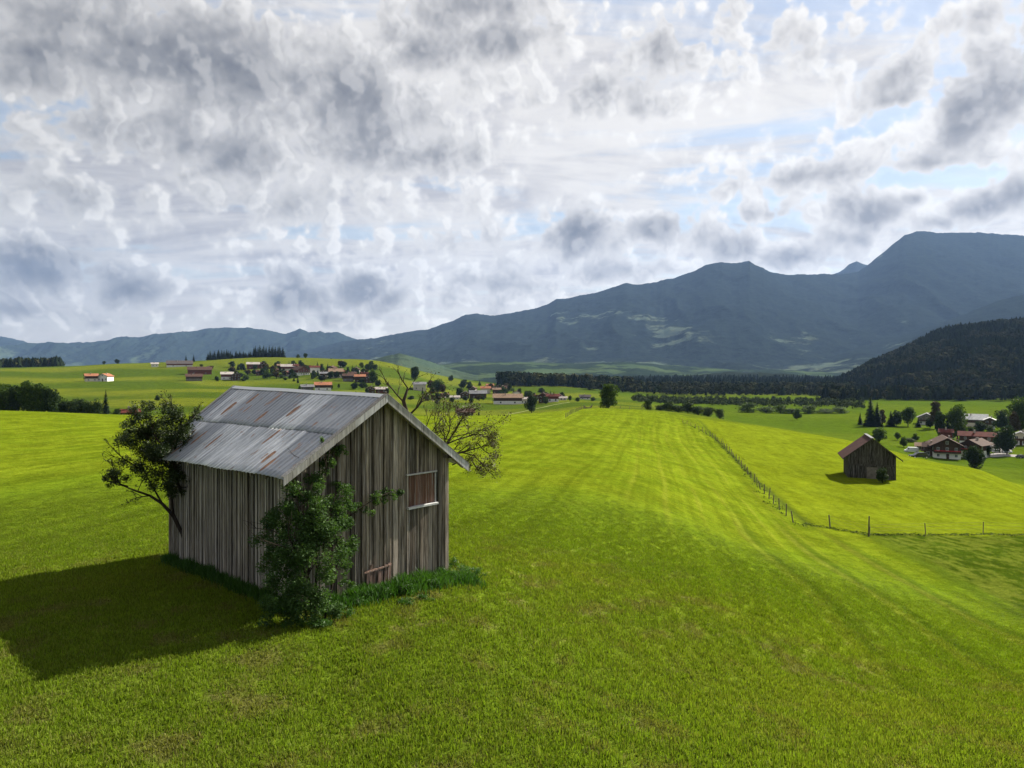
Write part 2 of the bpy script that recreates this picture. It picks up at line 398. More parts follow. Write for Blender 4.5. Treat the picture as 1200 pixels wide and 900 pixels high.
def build_grass():
    pts = []
    step = .27
    r0 = 9.6
    while r0 < 58:
        da = .27 / r0 * (1 + (r0 / 60)); n = int(1.66 / da)
        a = -.83 + (np.arange(n) + rng.random(n)) * da
        rr = r0 + (rng.random(n) - .5) * .3
        keep = rng.random(n) < np.clip((58 - r0) / 10, 0, 1)
        pts.append(np.stack([rr * np.sin(a), rr * np.cos(a)], 1)[keep]); r0 += .27 * (1 + r0 / 60)
    P = np.concatenate(pts); P = P[~in_barn(P[:, 0], P[:, 1])]
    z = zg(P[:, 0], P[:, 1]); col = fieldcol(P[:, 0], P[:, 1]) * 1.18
    me = bpy.data.meshes.new('grass'); me.vertices.add(len(P))
    me.vertices.foreach_set('co', np.stack([P[:, 0], P[:, 1], z], 1).astype(np.float32).ravel())
    a = me.attributes.new('gcol', 'FLOAT_COLOR', 'POINT'); a.data.foreach_set('color', np.concatenate([col, np.ones((len(col), 1))], 1).astype(np.float32).ravel())
    sc = .85 + .5 * np.clip(fbm(P[:, 0] / .9, P[:, 1] / .9, 3, 77) + .35, 0, 1) + .3 * rng.random(len(P))
    sc = sc * (1 - .85 * sm(26, 56, np.hypot(P[:, 0], P[:, 1])))
    soilness = np.clip(fbm(P[:, 0] / 1.6, P[:, 1] / 1.6, 4, 22) + .55 * fbm(P[:, 0] / 7, P[:, 1] / 7, 4, 21), 0, 1)
    sc = sc * (1 - .6 * soilness)
    s3 = np.stack([np.ones(len(P)), np.ones(len(P)), sc], 1)
    a = me.attributes.new('sc', 'FLOAT_VECTOR', 'POINT'); a.data.foreach_set('vector', s3.astype(np.float32).ravel())
    a = me.attributes.new('rz', 'FLOAT', 'POINT'); a.data.foreach_set('value', (rng.random(len(P)) * 6.283).astype(np.float32))
    a = me.attributes.new('pick', 'INT', 'POINT'); a.data.foreach_set('value', rng.integers(0, 3, len(P)).astype(np.int32))
    o = bpy.data.objects.new('grass', me); COL.objects.link(o)
    V, Fq, Ft, rd = patch_mesh('blades', 105, .46, .035, .085, 3)
    src = []
    for k in range(3):
        V, Fq, Ft, rd = patch_mesh('blades', 150, .62, .02, .09, 3 + k)
        tmp = mesh_np('grass_blades', V, [Fq, Ft], M['blade'], None, False, {'rand': ('FACE', np.concatenate([rd, rd]))})
        src.append(tmp)
    ng = bpy.data.node_groups.new('scatter_grass', 'GeometryNodeTree')
    ng.interface.new_socket('Geometry', in_out='INPUT', socket_type='NodeSocketGeometry')
    ng.interface.new_socket('Geometry', in_out='OUTPUT', socket_type='NodeSocketGeometry')
    N = ng.nodes; L = ng.links
    gi = N.new('NodeGroupInput'); go = N.new('NodeGroupOutput')
    iop = N.new('GeometryNodeInstanceOnPoints'); jn = N.new('GeometryNodeGeometryToInstance')
    for k in range(3):
        oi = N.new('GeometryNodeObjectInfo'); oi.inputs['Object'].default_value = src[k]; oi.inputs['As Instance'].default_value = False
        L.new(oi.outputs['Geometry'], jn.inputs[0])
    def na(name, typ):
        n = N.new('GeometryNodeInputNamedAttribute'); n.data_type = typ; n.inputs[0].default_value = name; return n.outputs[0]
    L.new(gi.outputs[0], iop.inputs['Points']); L.new(jn.outputs[0], iop.inputs['Instance'])
    iop.inputs['Pick Instance'].default_value = True
    L.new(na('pick', 'INT'), iop.inputs['Instance Index']); L.new(na('sc', 'FLOAT_VECTOR'), iop.inputs['Scale'])
    cx = N.new('ShaderNodeCombineXYZ'); L.new(na('rz', 'FLOAT'), cx.inputs[2]); L.new(cx.outputs[0], iop.inputs['Rotation'])
    L.new(iop.outputs[0], go.inputs[0])
    md = o.modifiers.new('scatter', 'NODES'); md.node_group = ng
    for t in src: COL.objects.unlink(t)
    tag(o, 'short mown green grass with dry stubble covering the near field', 'grass', kind='stuff')
    return o
build_grass()

# ------------------------------------------------------------------ foliage makers
def leaves(cl, size, seed, aspect=.5, shell=.35):
    """cl: list of (cx,cy,cz, rx,ry,rz, n).  Two-triangle leaves spread through each clump."""
    r = np.random.default_rng(seed); P = []
    for c in cl:
        n = int(c[6]); d = r.normal(size=(n, 3)); d /= np.linalg.norm(d, axis=1)[:, None]
        q = d * (r.random(n)[:, None] ** shell) * np.array(c[3:6]) + np.array(c[:3]); P.append(q)
    P = np.concatenate(P); n = len(P)
    a = r.normal(size=(n, 3)); a[:, 2] *= .7; a /= np.linalg.norm(a, axis=1)[:, None]
    b = np.cross(a, r.normal(size=(n, 3))); b /= np.linalg.norm(b, axis=1)[:, None] + 1e-9
    s = size * (.45 + 1.1 * r.random(n) ** 1.3)[:, None]
    V = np.stack([P - a * s * .5, P + b * s * aspect * .5, P + a * s * .5, P - b * s * aspect * .5], 1).reshape(-1, 3)
    k = np.arange(n) * 4
    return V, np.stack([k, k + 1, k + 2, k + 3], 1).astype(np.int32), r.random(n)

M['bark'] = plain('bark', (.030, .024, .019), .9, .4, 8, stretch=(1, 1, .2))
M['leaf_elder'] = leaf_mat('elder_leaf', (.014, .028, .007), (.048, .072, .018), .18)
M['leaf_bush'] = leaf_mat('bush_leaf', (.028, .064, .016), (.080, .140, .040), .35, .6, .15)
M['leaf_brown'] = leaf_mat('sparse_leaf', (.026, .018, .010), (.060, .045, .020), .12)
M['leaf_weed'] = leaf_mat('weed_leaf', (.022, .065, .010), (.055, .125, .018), .35)
M['leaf_dark'] = leaf_mat('dark_leaf', (.014, .028, .009), (.035, .060, .015), .2, .7, .1)
M['leaf_mid'] = leaf_mat('mid_leaf', (.025, .050, .010), (.075, .110, .018), .3, .7, .1)
M['leaf_rust'] = leaf_mat('rusty_leaf', (.045, .035, .018), (.085, .065, .030), .2, .7, .1)
M['needle'] = leaf_mat('needles', (.006, .014, .009), (.018, .034, .015), .1, .8, .05)

def crown_clumps(h, w, rs, n, trunk=.25, squash=.8, k=14):
    cl = []
    for i in range(k):
        a = rs.uniform(0, 2 * PI); t = rs.random(); zz = h * (trunk + (1 - trunk) * (.12 + .78 * t))
        env = math.sin(PI * min(1, .18 + .78 * t)) ** .7
        rad = w * .5 * env * rs.uniform(.25, .75)
        q = w * rs.uniform(.16, .27)
        cl.append((math.cos(a) * rad, math.sin(a) * rad, zz, q, q, q * squash, n // k))
    cl.append((0, 0, h * (trunk + (1 - trunk) * .45), w * .3, w * .3, h * (1 - trunk) * .38, n // 3))
    return cl
PROTO = {}
def tree_proto(kind, var):
    key = (kind, var)
    if key in PROTO: return PROTO[key]
    rs = random.Random(hash(kind) % 1000 if False else sum(map(ord, kind)) * 7 + var)
    sd = sum(map(ord, kind)) + var * 13
    tb = MB()
    if kind == 'conifer':
        V = []; Fs = []; R = []
        h = 10.0; k = 0
        for i in range(26):
            t = i / 25; zz = .6 + (h - .6) * t; rad = 1.9 * (1 - t) ** .85 + .1
            nb = int(16 * (1 - t) + 5)
            for j in range(nb):
                a = rs.uniform(0, 2 * PI); L_ = rad * rs.uniform(.65, 1.15); w_ = .16 + .22 * L_
                c, s_ = math.cos(a), math.sin(a); dr = L_ * rs.uniform(.15, .5)
                p0 = (0, 0, zz + .25)
                V += [p0, (c * L_ * .55 - s_ * w_, s_ * L_ * .55 + c * w_, zz - dr * .35), (c * L_, s_ * L_, zz - dr), (c * L_ * .55 + s_ * w_, s_ * L_ * .55 - c * w_, zz - dr * .35)]
                Fs.append((k, k + 1, k + 2, k + 3)); k += 4; R.append(rs.random())
        cm = mesh_np('crown', V, np.array(Fs, np.int32), M['needle'], None, False, {'rand': ('FACE', R)}).data
        tb.tube([(0, 0, -.6), (0, 0, 4), (0, 0, 9.6)], [.2, .14, .03], 6)
    else:
        mat = {'full': 'leaf_mid', 'fulldark': 'leaf_dark', 'round': 'leaf_mid', 'dark': 'leaf_dark', 'rusty': 'leaf_rust', 'bush': 'leaf_dark', 'tall': 'leaf_dark', 'greenbush': 'leaf_mid'}[kind]
        h, w, tr, n = {'round': (10, 10.5, .07, 3000), 'dark': (10, 9.5, .05, 3000), 'full': (10, 10.5, 0, 3000), 'fulldark': (10, 10.5, 0, 3000), 'rusty': (10, 6, .15, 2000), 'bush': (10, 13, .0, 2200), 'tall': (10, 5, .08, 2200), 'greenbush': (10, 13, 0, 2000)}[kind]
        cl = crown_clumps(h, w, rs, n, tr)
        V, Fq, R = leaves(cl, .62, sd, .8, .3)
        cm = mesh_np('crown', V, Fq, M[mat], None, False, {'rand': ('FACE', R)}).data
        tb.tube([(0, 0, -.8), (.1, 0, h * .25), (0, .1, h * .6)], [.32, .24, .08], 7)
        for i in range(5):
            c = cl[i]; tb.tube([(0, 0, h * max(tr, .12)), (c[0] * .5, c[1] * .5, c[2] * .6), (c[0], c[1], c[2])], [.16, .1, .04], 5)
    tm = tb.build('trunk', M['bark']).data
    for o in [o for o in COL.objects if o.data in (cm, tm)]: bpy.data.objects.remove(o)
    PROTO[key] = (cm, tm); return PROTO[key]
KN = {'conifer': ('spruce_tree', 'spruce'), 'round': ('broadleaf_tree', 'tree'), 'dark': ('broadleaf_tree', 'tree'), 'full': ('broadleaf_tree', 'tree'), 'fulldark': ('broadleaf_tree', 'tree'), 'rusty': ('broadleaf_tree', 'tree'),
      'tall': ('broadleaf_tree', 'tree'), 'bush': ('bush', 'bush'), 'greenbush': ('bush', 'bush')}
def put_tree(kind, base, h, w=None, label=None, group=None, var=None):
    """h metres high; w metres wide"""
    var = rnd.randrange(4) if var is None else var
    cm, tm = tree_proto(kind, var)
    nat = {'conifer': 3.8, 'full': 10.5, 'fulldark': 10.5, 'round': 10.0, 'dark': 9.0, 'rusty': 6, 'bush': 13, 'tall': 5, 'greenbush': 13}[kind]
    sz = h / 10.0; sx = (w / nat) if w else sz
    e = empty(KN[kind][0], tuple(base), rnd.uniform(0, 6.28))
    for nme, me in (('crown', cm), ('trunk', tm)):
        o = bpy.data.objects.new(nme, me); COL.objects.link(o); o.parent = e; o.scale = (sx, sx, sz)
    tag(e, label, KN[kind][1], group); return e
def tree_px(kind, px, ytop, ybase, d=None, wpx=None, **k):
    b = hit(px, ybase) if d is None else PW(px, ybase, d)
    if d is not None:
        zt = (HY - ytop) / F * d; b[2] = z1(b[0], b[1]); h = zt - b[2]
    else: h = (ybase - ytop) / F * b[1]
    b = b.copy(); b[2] -= .1
    return put_tree(kind, b, max(h, .8), (wpx / F * b[1]) if wpx else None, **k)

# ------------------------------------------------------------------ the old hay barn
def wood_mat(name, c1, c2, rnd_amt=.45, dark=.35, rough=.85):
    m, nt, out = newmat(name); g = NT(nt)
    p = g.obj(); r = g.attr('rand').outputs['Fac']
    off = g.comb(g.math('MULTIPLY', r, 37), g.math('MULTIPLY', r, 17), g.math('MULTIPLY', r, 53))
    q = g.vmath('MULTIPLY', g.vmath('ADD', p, off), (26, 26, .9))
    gr = g.noise(q, 1.0, 6, .65, .3); st = g.noise(g.vmath('MULTIPLY', g.vmath('ADD', p, off), (5, 5, .7)), 1.0, 4, .6)
    kn = g.voro(g.vmath('MULTIPLY', g.vmath('ADD', p, off), (9, 9, 2.2)), 1.0)
    c = g.mix(g.mr(st, .35, .65), (*c1, 1), (*c2, 1))
    c = g.mix(g.math('MULTIPLY', g.mr(g.math('FRACT', g.math('MULTIPLY', r, 5.7)), .55, .75), .6), c, (c1[0] * 1.35, c1[1] * 1.4, c1[2] * 1.5, 1))
    c = g.mix(g.math('MULTIPLY', g.mr(g.math('FRACT', g.math('MULTIPLY', r, 9.1)), .65, .8), .6), c, (c2[0] * .45, c2[1] * .42, c2[2] * .40, 1))
    f = g.math('MULTIPLY', g.mr(gr, .34, .62, dark, 1.3, 'LINEAR'), g.mr(r, 0, 1, 1 - rnd_amt, 1 + rnd_amt, 'LINEAR'))
    f = g.math('MULTIPLY', f, g.mr(kn, .03, .10, .45, 1))
    c = g.mix(1.0, c, g.comb(f, f, f), 'MULTIPLY')
    # weather streaks: bleached pale fibres
    sp = g.noise(g.vmath('MULTIPLY', g.vmath('ADD', p, off), (40, 40, .5)), 1.0, 3, .7)
    c = g.mix(g.math('MULTIPLY', g.mr(sp, .56, .66), .75), c, (.40, .385, .36, 1))
    ds = g.noise(g.vmath('MULTIPLY', g.vmath('ADD', p, off), (30, 30, .6)), 1.0, 4, .7); c = g.mix(g.math('MULTIPLY', g.mr(ds, .55, .68), .85), c, (.022, .018, .014, 1))
    g.bsdf(out, c, rough, 0, g.bump(gr, .6, .01), .15)
    return m
M['board'] = wood_mat('weathered_board', (.27, .225, .18), (.12, .098, .078), .55)
M['board_side'] = wood_mat('grey_board', (.33, .30, .26), (.20, .175, .145), .4)
M['trim'] = wood_mat('silver_trim', (.34, .33, .32), (.25, .24, .225), .15, .65)
M['red_board'] = wood_mat('reddish_board', (.27, .17, .13), (.17, .12, .10), .3)
M['brown_panel'] = wood_mat('brown_panel', (.15, .08, .055), (.10, .055, .04), .25, .6)
M['white_sill'] = plain('painted_sill', (.50, .50, .50), .6, .12, 12)
M['white_trim'] = plain('faded_white_trim', (.42, .41, .40), .8, .2, 12)
M['gap_shade'] = plain('gap_shade_black', (.03, .026, .022), .95, .3, 3)  # near-black colour stands in for the shade inside the barn

def roof_metal():
    m, nt, out = newmat('corrugated_sheet'); g = NT(nt)
    uv = g.attr('suv').outputs['Vector']; r = g.attr('rand').outputs['Fac']
    sx = g.N.new('ShaderNodeSeparateXYZ'); g.L.new(uv, sx.inputs[0])
    p = g.comb(sx.outputs[0], sx.outputs[1], 0)
    rr = g.math('MULTIPLY', r, 40)
    q = g.comb(sx.outputs[0], sx.outputs[1], rr)
    n1 = g.noise(g.vmath('MULTIPLY', q, (3.5, .8, 1)), 1, 5, .6)
    n2 = g.noise(g.vmath('MULTIPLY', p, (14, 1.6, 1)), 1, 5, .7)
    n3 = g.noise(p, 9, 6, .75)
    base = g.mix(g.mr(n1, .3, .7), (.34, .36, .39, 1), (.76, .77, .79, 1))
    base = g.mix(g.math('MULTIPLY', g.mr(r, .60, .62), .75), base, (.20, .22, .26, 1))
    f = g.math('MULTIPLY', g.mr(n2, .3, .7, .72, 1.2, 'LINEAR'), g.mr(n3, .3, .7, .85, 1.12, 'LINEAR'))
    base = g.mix(1.0, base, g.comb(f, f, f), 'MULTIPLY')
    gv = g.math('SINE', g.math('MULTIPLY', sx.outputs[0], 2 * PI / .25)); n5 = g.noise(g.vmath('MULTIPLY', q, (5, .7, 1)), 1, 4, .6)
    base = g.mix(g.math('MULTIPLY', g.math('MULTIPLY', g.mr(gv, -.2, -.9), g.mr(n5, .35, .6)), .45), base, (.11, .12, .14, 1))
    ru = g.attr('rust').outputs['Fac']
    rn = g.noise(g.vmath('MULTIPLY', p, (7, 1.4, 1)), 1, 5, .7)
    rm = g.mr(g.math('ADD', g.math('MULTIPLY', ru, .85), g.math('SUBTRACT', rn, .5)), .22, .34)
    rs = g.math('MULTIPLY', g.mr(g.noise(g.vmath('MULTIPLY', p, (6, 2.5, 1)), 1, 4, .6), .61, .68), .8)
    rmk = g.math('MAXIMUM', rm, rs)
    rc = g.mix(g.mr(n3, .4, .6), (.16, .065, .03, 1), (.30, .15, .075, 1))
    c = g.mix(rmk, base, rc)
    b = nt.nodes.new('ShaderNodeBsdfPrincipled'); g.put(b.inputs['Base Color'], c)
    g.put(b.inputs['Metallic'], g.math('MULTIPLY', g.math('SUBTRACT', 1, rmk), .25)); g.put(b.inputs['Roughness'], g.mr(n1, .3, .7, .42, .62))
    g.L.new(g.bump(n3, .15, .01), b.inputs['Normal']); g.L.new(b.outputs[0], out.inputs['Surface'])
    return m
M['roof'] = roof_metal()

ZE, ZR, ZER = -2.514, -.846, -2.66                # left eave, ridge, right eave (at the walls)
gz = lambda p: z1(p[0], p[1])
def bp(s, t, z): return np.array([*(C0 + U * s + Vv * t), z])
barn = empty('barn', (C0[0], C0[1], gz(C0)))
tag(barn, 'weathered grey hay barn with a rusty corrugated metal roof, nearest building on the meadow', 'barn')
def par(o): o.parent = barn; o.matrix_parent_inverse = barn.matrix_basis.inverted(); return o
MID = 2.57; OF, OE, OB = .36, .60, .55
sl_L = (ZR - ZE) / MID; sl_R = (ZR - ZER) / (BW - MID)
def droop(t): return -.32 * (max(t, 0) / BL) ** 1.2      # the back end has sunk
def roofz(s, t):
    z = ZR - sl_L * (MID - s) if s < MID else ZR - sl_R * (s - MID)
    return z + (droop(t) * (MID - s) / MID if s < MID else 0) + .008 * math.sin(t * 1.3) + (.05 * t / BL)
def board_wall(name, o2, dvec, nrm, length, topf, mat, wmin=.13, wmax=.21, batten=0.0, holes=(), parent=barn, gap=.018):
    mb = MB(); t = 0.0; o2 = np.array(o2); dvec = np.array(dvec); nrm = np.array(nrm)
    while t < length - .02:
        w = min(rnd.uniform(wmin, wmax), length - t); a, b = t + gap / 2, t + w - gap / 2
        off = rnd.uniform(-.020, .020); th = .022
        pa, pb = o2 + dvec * a, o2 + dvec * b
        za, zb = gz(pa) + rnd.uniform(-.02, .08), gz(pb) + rnd.uniform(-.02, .08)
        segs = [(za, zb, topf(a), topf(b))]
        for (h0, h1, hz0, hz1) in holes:
            if b > h0 and a < h1:
                (q0, q1, q2, q3) = segs.pop(); segs += [(q0, q1, hz0, hz0), (hz1, hz1, q2, q3)]
        v = rnd.random(); lx = rnd.uniform(-.008, .008)
        for (q0, q1, q2, q3) in segs:
            i = nrm * (off - th); ou = nrm * off; sh = dvec * lx
            mb.box8([(*(pa + ou), q0), (*(pb + ou), q1), (*(pb + i), q1), (*(pa + i), q0),
                     (*(pa + ou + sh), q2), (*(pb + ou + sh), q3), (*(pb + i + sh), q3), (*(pa + i + sh), q2)], v)
        if batten and rnd.random() < batten and t > .05:
            bw = rnd.uniform(.035, .06); c = t + rnd.uniform(-.01, .01); pa, pb = o2 + dvec * (c - bw / 2), o2 + dvec * (c + bw / 2)
            if not any(c > h0 - .03 and c < h1 + .03 for (h0, h1, _, _) in holes):
                zb0 = gz(pa) + rnd.uniform(.02, .15); ii = nrm * .014; oo = nrm * .036
                mb.box8([(*(pa + oo), zb0), (*(pb + oo), zb0), (*(pb + ii), zb0), (*(pa + ii), zb0),
                         (*(pa + oo), topf(c) - .02), (*(pb + oo), topf(c) - .02), (*(pb + ii), topf(c) - .02), (*(pa + ii), topf(c) - .02)], rnd.random())
        t += w
    o = mb.build(name, mat); return par(o) if parent else o
topg = lambda s: roofz(s, 0) - .05
WZ0, WZ1, WS0, WS1 = -4.16, -3.22, 3.56, 4.60
gw = board_wall('gable_wall', C0, U, -Vv, BW, topg, M['board'], .10, .22, .35, ((WS0, WS1, WZ0, WZ1),))
sw = board_wall('side_wall', C0 + Vv * BL, -Vv, -U, BL, lambda t: roofz(0, BL - t) - .04, M['board_side'], .15, .24, .9)
board_wall('side_wall', C0 + U * BW, Vv, U, BL, lambda t: roofz(BW, t) - .04, M['board_side'], .15, .24, .6)
board_wall('gable_wall', C0 + U * BW + Vv * BL, -U, Vv, BW, lambda t: roofz(BW - t, BL) - .05, M['board'], .14, .22, .3)
# added dark sheets behind the boards: painted-in shade so the gaps read black
mb = MB()
def wallslab(s0, t0, s1, t1, zt0, zt1, zb):
    n = np.array([-(t1 - t0), s1 - s0], float); n /= np.linalg.norm(n); n *= .02
    P = [bp(s0, t0, zb), bp(s1, t1, zb), bp(s1 + n[0], t1 + n[1], zb), bp(s0 + n[0], t0 + n[1], zb),
         bp(s0, t0, zt0), bp(s1, t1, zt1), bp(s1 + n[0], t1 + n[1], zt1), bp(s0 + n[0], t0 + n[1], zt0)]
    mb.box8(P)
zb = -8.2; k = .06
wallslab(k, k, MID, k, roofz(k, 0) - .12, roofz(MID, 0) - .12, zb); wallslab(MID, k, BW - k, k, roofz(MID, 0) - .12, roofz(BW - k, 0) - .12, zb)
wallslab(k, BL - k, k, k, roofz(0, BL) - .12, roofz(0, 0) - .12, zb); wallslab(BW - k, k, BW - k, BL - k, roofz(BW, 0) - .12, roofz(BW, BL) - .12, zb)
par(mb.build('gap_shade_backing', M['gap_shade']))
# corner posts
for s, t in ((0, 0), (BW, 0), (0, BL), (BW, BL)):
    mb = MB(); q = bp(s - .07, t - .07, gz(C0 + U * s + Vv * t) - .1)
    mb.obox(q, (*U * .13, 0), (*Vv * .13, 0), (0, 0, roofz(s, t) - q[2] - .12)); par(mb.build('corner_post', M['board']))
# roof: two tiers of corrugated sheets on each slope
def roof_side(left):
    V = []; Fs = []; R = []; UVs = []; RU = []
    smax = (MID + OE) if left else (BW - MID + .62)
    smax = math.hypot(smax, 0)
    tiers = [(0.0, .50, .022), (.47, 1.0, 0.0)]
    t0, t1 = -OF, BL + OB
    for ti, (a, b, lift) in enumerate(tiers):
        t = t0; col = 0
        while t < t1 - .05:
            wdt = min(rnd.uniform(.78, .86), t1 - t); val = rnd.random(); e = rnd.uniform(-.004, .006); jl = rnd.uniform(0, .004)
            nx = 28; ny = 8; base = len(V)
            for i in range(nx + 1):
                tt = t + (wdt + .03) * i / nx
                for j in range(ny + 1):
                    f = a + (b + e - a) * j / ny; d = f * smax
                    s = MID - d if left else MID + d
                    z = roofz(s, tt) + .055 + lift + jl
                    z += .010 * math.copysign(abs(math.cos(tt * 2 * PI / .25)) ** .6, math.cos(tt * 2 * PI / .25))
                    z += .002 * math.sin(tt * 3.1 + ti * 2 + d) + .002 * math.sin(d * 4 + col * 1.7)
                    V.append(bp(s, tt, z)); UVs.append((tt, d, 0))
                    ru = 0
                    if left:
                        for (ct, cd, rt, rd, w) in RUST:
                            ru = max(ru, w * max(0, 1 - math.hypot((tt - ct) / rt, (d - cd) / rd)))
                    RU.append(ru)
            for i in range(nx):
                for j in range(ny):
                    q = base + i * (ny + 1) + j; Fs.append((q, q + 1, q + ny + 2, q + ny + 1)); R.append(val)
            t += wdt; col += 1
    o = mesh_np('roof', V, np.array(Fs, np.int32), M['roof'], None, True, {'rand': ('FACE', R), 'rust': ('POINT', RU)})
    a = o.data.attributes.new('suv', 'FLOAT_VECTOR', 'POINT'); a.data.foreach_set('vector', np.array(UVs, np.float32).ravel())
    md = o.modifiers.new('thick', 'SOLIDIFY'); md.thickness = .012; md.offset = -1
    return par(o)
RUST = [(8.4,.95,.22,.35,1.7),(7.5,.5,.16,.3,1.6),(5.2,1.2,.12,.3,1.5),(3.0,1.9,.12,.4,1.4),(6.4,2.3,.1,.4,1.4),(9.6, 3.0, .30, 1.0, 1.7), (9.0, 2.7, .16, 1.0, 1.7), (8.5, 2.5, .10, .6, 1.5), (10.0, 2.6, .25, .8, 1.6), (7.9, 2.2, .1, .4, 1.3), (3.6, .85, .18, .35, 1.4), (5.8, .45, .14, .35, 1.6), (1.7, 2.6, .15, .22, 1.5), (1.2, 2.85, .1, .25, 1.4), (.8, 2.2, .08, .3, 1.3), (6.9, .9, .1, .15, 1.4), (4.3, .1, .3, .12, 1.6), (6.2, .05, .3, .1, 1.5), (7.3, 1.0, .12, .14, 1.3)]
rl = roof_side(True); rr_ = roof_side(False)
mb = MB()     # ridge capping
pts = [bp(MID, t, roofz(MID, t) + .105) for t in np.linspace(-OF, BL + OB, 12)]
for i in range(11):
    for sgn, sl in ((-1, sl_L), (1, sl_R)):
        a, b = pts[i], pts[i + 1]; q = np.array([*(U * sgn * .14), -.14 * sl])
        mb.add([a, b, b + q, a + q, a + (0, 0, .012), b + (0, 0, .012), b + q + (0, 0, .012), a + q + (0, 0, .012)], [(0, 1, 2, 3), (4, 7, 6, 5), (2, 6, 7, 3)], .3)
cap = mb.build('ridge_cap', M['roof']); cap.parent = rl
# verge boards along the front gable, rafters and eave boards
def verge(s0, s1, t, h=.21, th=.035, name='barge_board', mat='trim', lift=.10, v=.5):
    mb = MB(); n = 3
    for i in range(n):
        a = s0 + (s1 - s0) * i / n; b = s0 + (s1 - s0) * (i + 1) / n
        za, zb_ = roofz(a, t) + lift, roofz(b, t) + lift
        P = [bp(a, t - th, za - h), bp(b, t - th, zb_ - h), bp(b, t, zb_ - h), bp(a, t, za - h), bp(a, t - th, za), bp(b, t - th, zb_), bp(b, t, zb_), bp(a, t, za)]
        if b < a: P = [P[1], P[0], P[3], P[2], P[5], P[4], P[7], P[6]]
        mb.box8(P, v + .2 * rnd.random())
    # flat cap plank on top, lapping the sheets
    for i in range(n):
        a = s0 + (s1 - s0) * i / n; b = s0 + (s1 - s0) * (i + 1) / n
        za, zb_ = roofz(a, t) + lift + .003, roofz(b, t) + lift + .003
        P = [bp(a, t - th - .01, za), bp(b, t - th - .01, zb_), bp(b, t + .15, zb_), bp(a, t + .15, za), bp(a, t - th - .01, za + .022), bp(b, t - th - .01, zb_ + .022), bp(b, t + .15, zb_ + .022), bp(a, t + .15, za + .022)]
        if b < a: P = [P[1], P[0], P[3], P[2], P[5], P[4], P[7], P[6]]
        mb.box8(P, v + .2 * rnd.random())
    return par(mb.build(name, M[mat]))
verge(-OE, MID, -OF - .004, lift=.11); verge(MID, BW + .62, -OF - .004, lift=.11, h=.24)
verge(-OE, MID, BL + OB + .04); verge(MID, BW + .62, BL + OB + .04)
for t in np.arange(-.2, BL + .5, .95):
    for sa, sb in ((-OE + .06, MID), (BW + .55, MID)):
        mb = MB(); a = bp(sa, t, roofz(sa, t) - .09); b = bp(sb, t, roofz(sb, t) - .09)
        w = np.array([*Vv * .09, 0]); mb.obox(a, b - a, w, (0, 0, .11)) if sa < sb else mb.obox(a, w, b - a, (0, 0, .11))
        par(mb.build('rafter', M['board']))
for s, t0_, t1_ in ((-.02, -OF + .1, BL + OB - .05), (BW - .10, -OF + .1, BL + OB - .05)):
    mb = MB(); a = bp(s, t0_, roofz(s, t0_) - .20); b = bp(s, t1_, roofz(s, t1_) - .20)
    mb.obox(a, (*U * .12, 0), b - a, (0, 0, .12)); par(mb.build('wall_plate', M['board']))
# boarded-up window
win = empty('window', tuple(bp((WS0 + WS1) / 2, 0, WZ0))); par(win)
def wpart(name, s0, s1, z0, z1_, t0_, t1_, mat, tilt=0):
    mb = MB(); a = bp(s0, t0_, z0); mb.obox(a, (*(U * (s1 - s0)), tilt), (*(Vv * (t1_ - t0_)), 0), (0, 0, z1_ - z0))
    o = mb.build(name, M[mat]); o.parent = win; o.matrix_parent_inverse = (barn.matrix_basis @ win.matrix_basis).inverted() if False else win.matrix_basis.inverted(); return o
win.parent = barn; win.matrix_parent_inverse = barn.matrix_basis.inverted()
mb = MB(); tt = WS0
while tt < WS1 - .01:
    w = min(.27, WS1 - tt); mb.obox(bp(tt + .004, .02, WZ0), (*U * (w - .008), 0), (*Vv * .025, 0), (0, 0, WZ1 - WZ0)); tt += w
o = mb.build('board_panel', M['brown_panel']); o.parent = win; o.matrix_parent_inverse = win.matrix_basis.inverted()
wpart('sill', WS0 - .06, WS1 + .02, WZ0 - .06, WZ0 - .005, -.12, .02, 'white_sill', .03)
wpart('lintel', WS0 - .08, WS1 + .02, WZ1 + .005, WZ1 + .045, -.06, .02, 'white_trim', .02)
wpart('frame', WS1 - .03, WS1 - .005, WZ0, WZ1, -.03, .019, 'white_trim')
wpart('frame', WS0 + .005, WS0 + .04, WZ0, WZ1, -.02, .019, 'brown_panel')
# reddish patch boards at the foot of the gable
mb = MB()
for i in range(7):
    s = 2.05 + i * .12; zz = gz(C0 + U * s); lean = rnd.uniform(-.05, .05)
    mb.obox(bp(s, -.075 - .01 * (i % 2), zz + rnd.uniform(0, .1)), (*U * .09, 0), (*Vv * .02, 0), (*(U * lean), rnd.uniform(.45, .72)))
mb.obox(bp(1.98, -.10, gz(C0 + U * 2.1) + .58), (*U * .92, .07), (*Vv * .02, 0), (0, 0, .045))
par(mb.build('patch_board', M['red_board']))
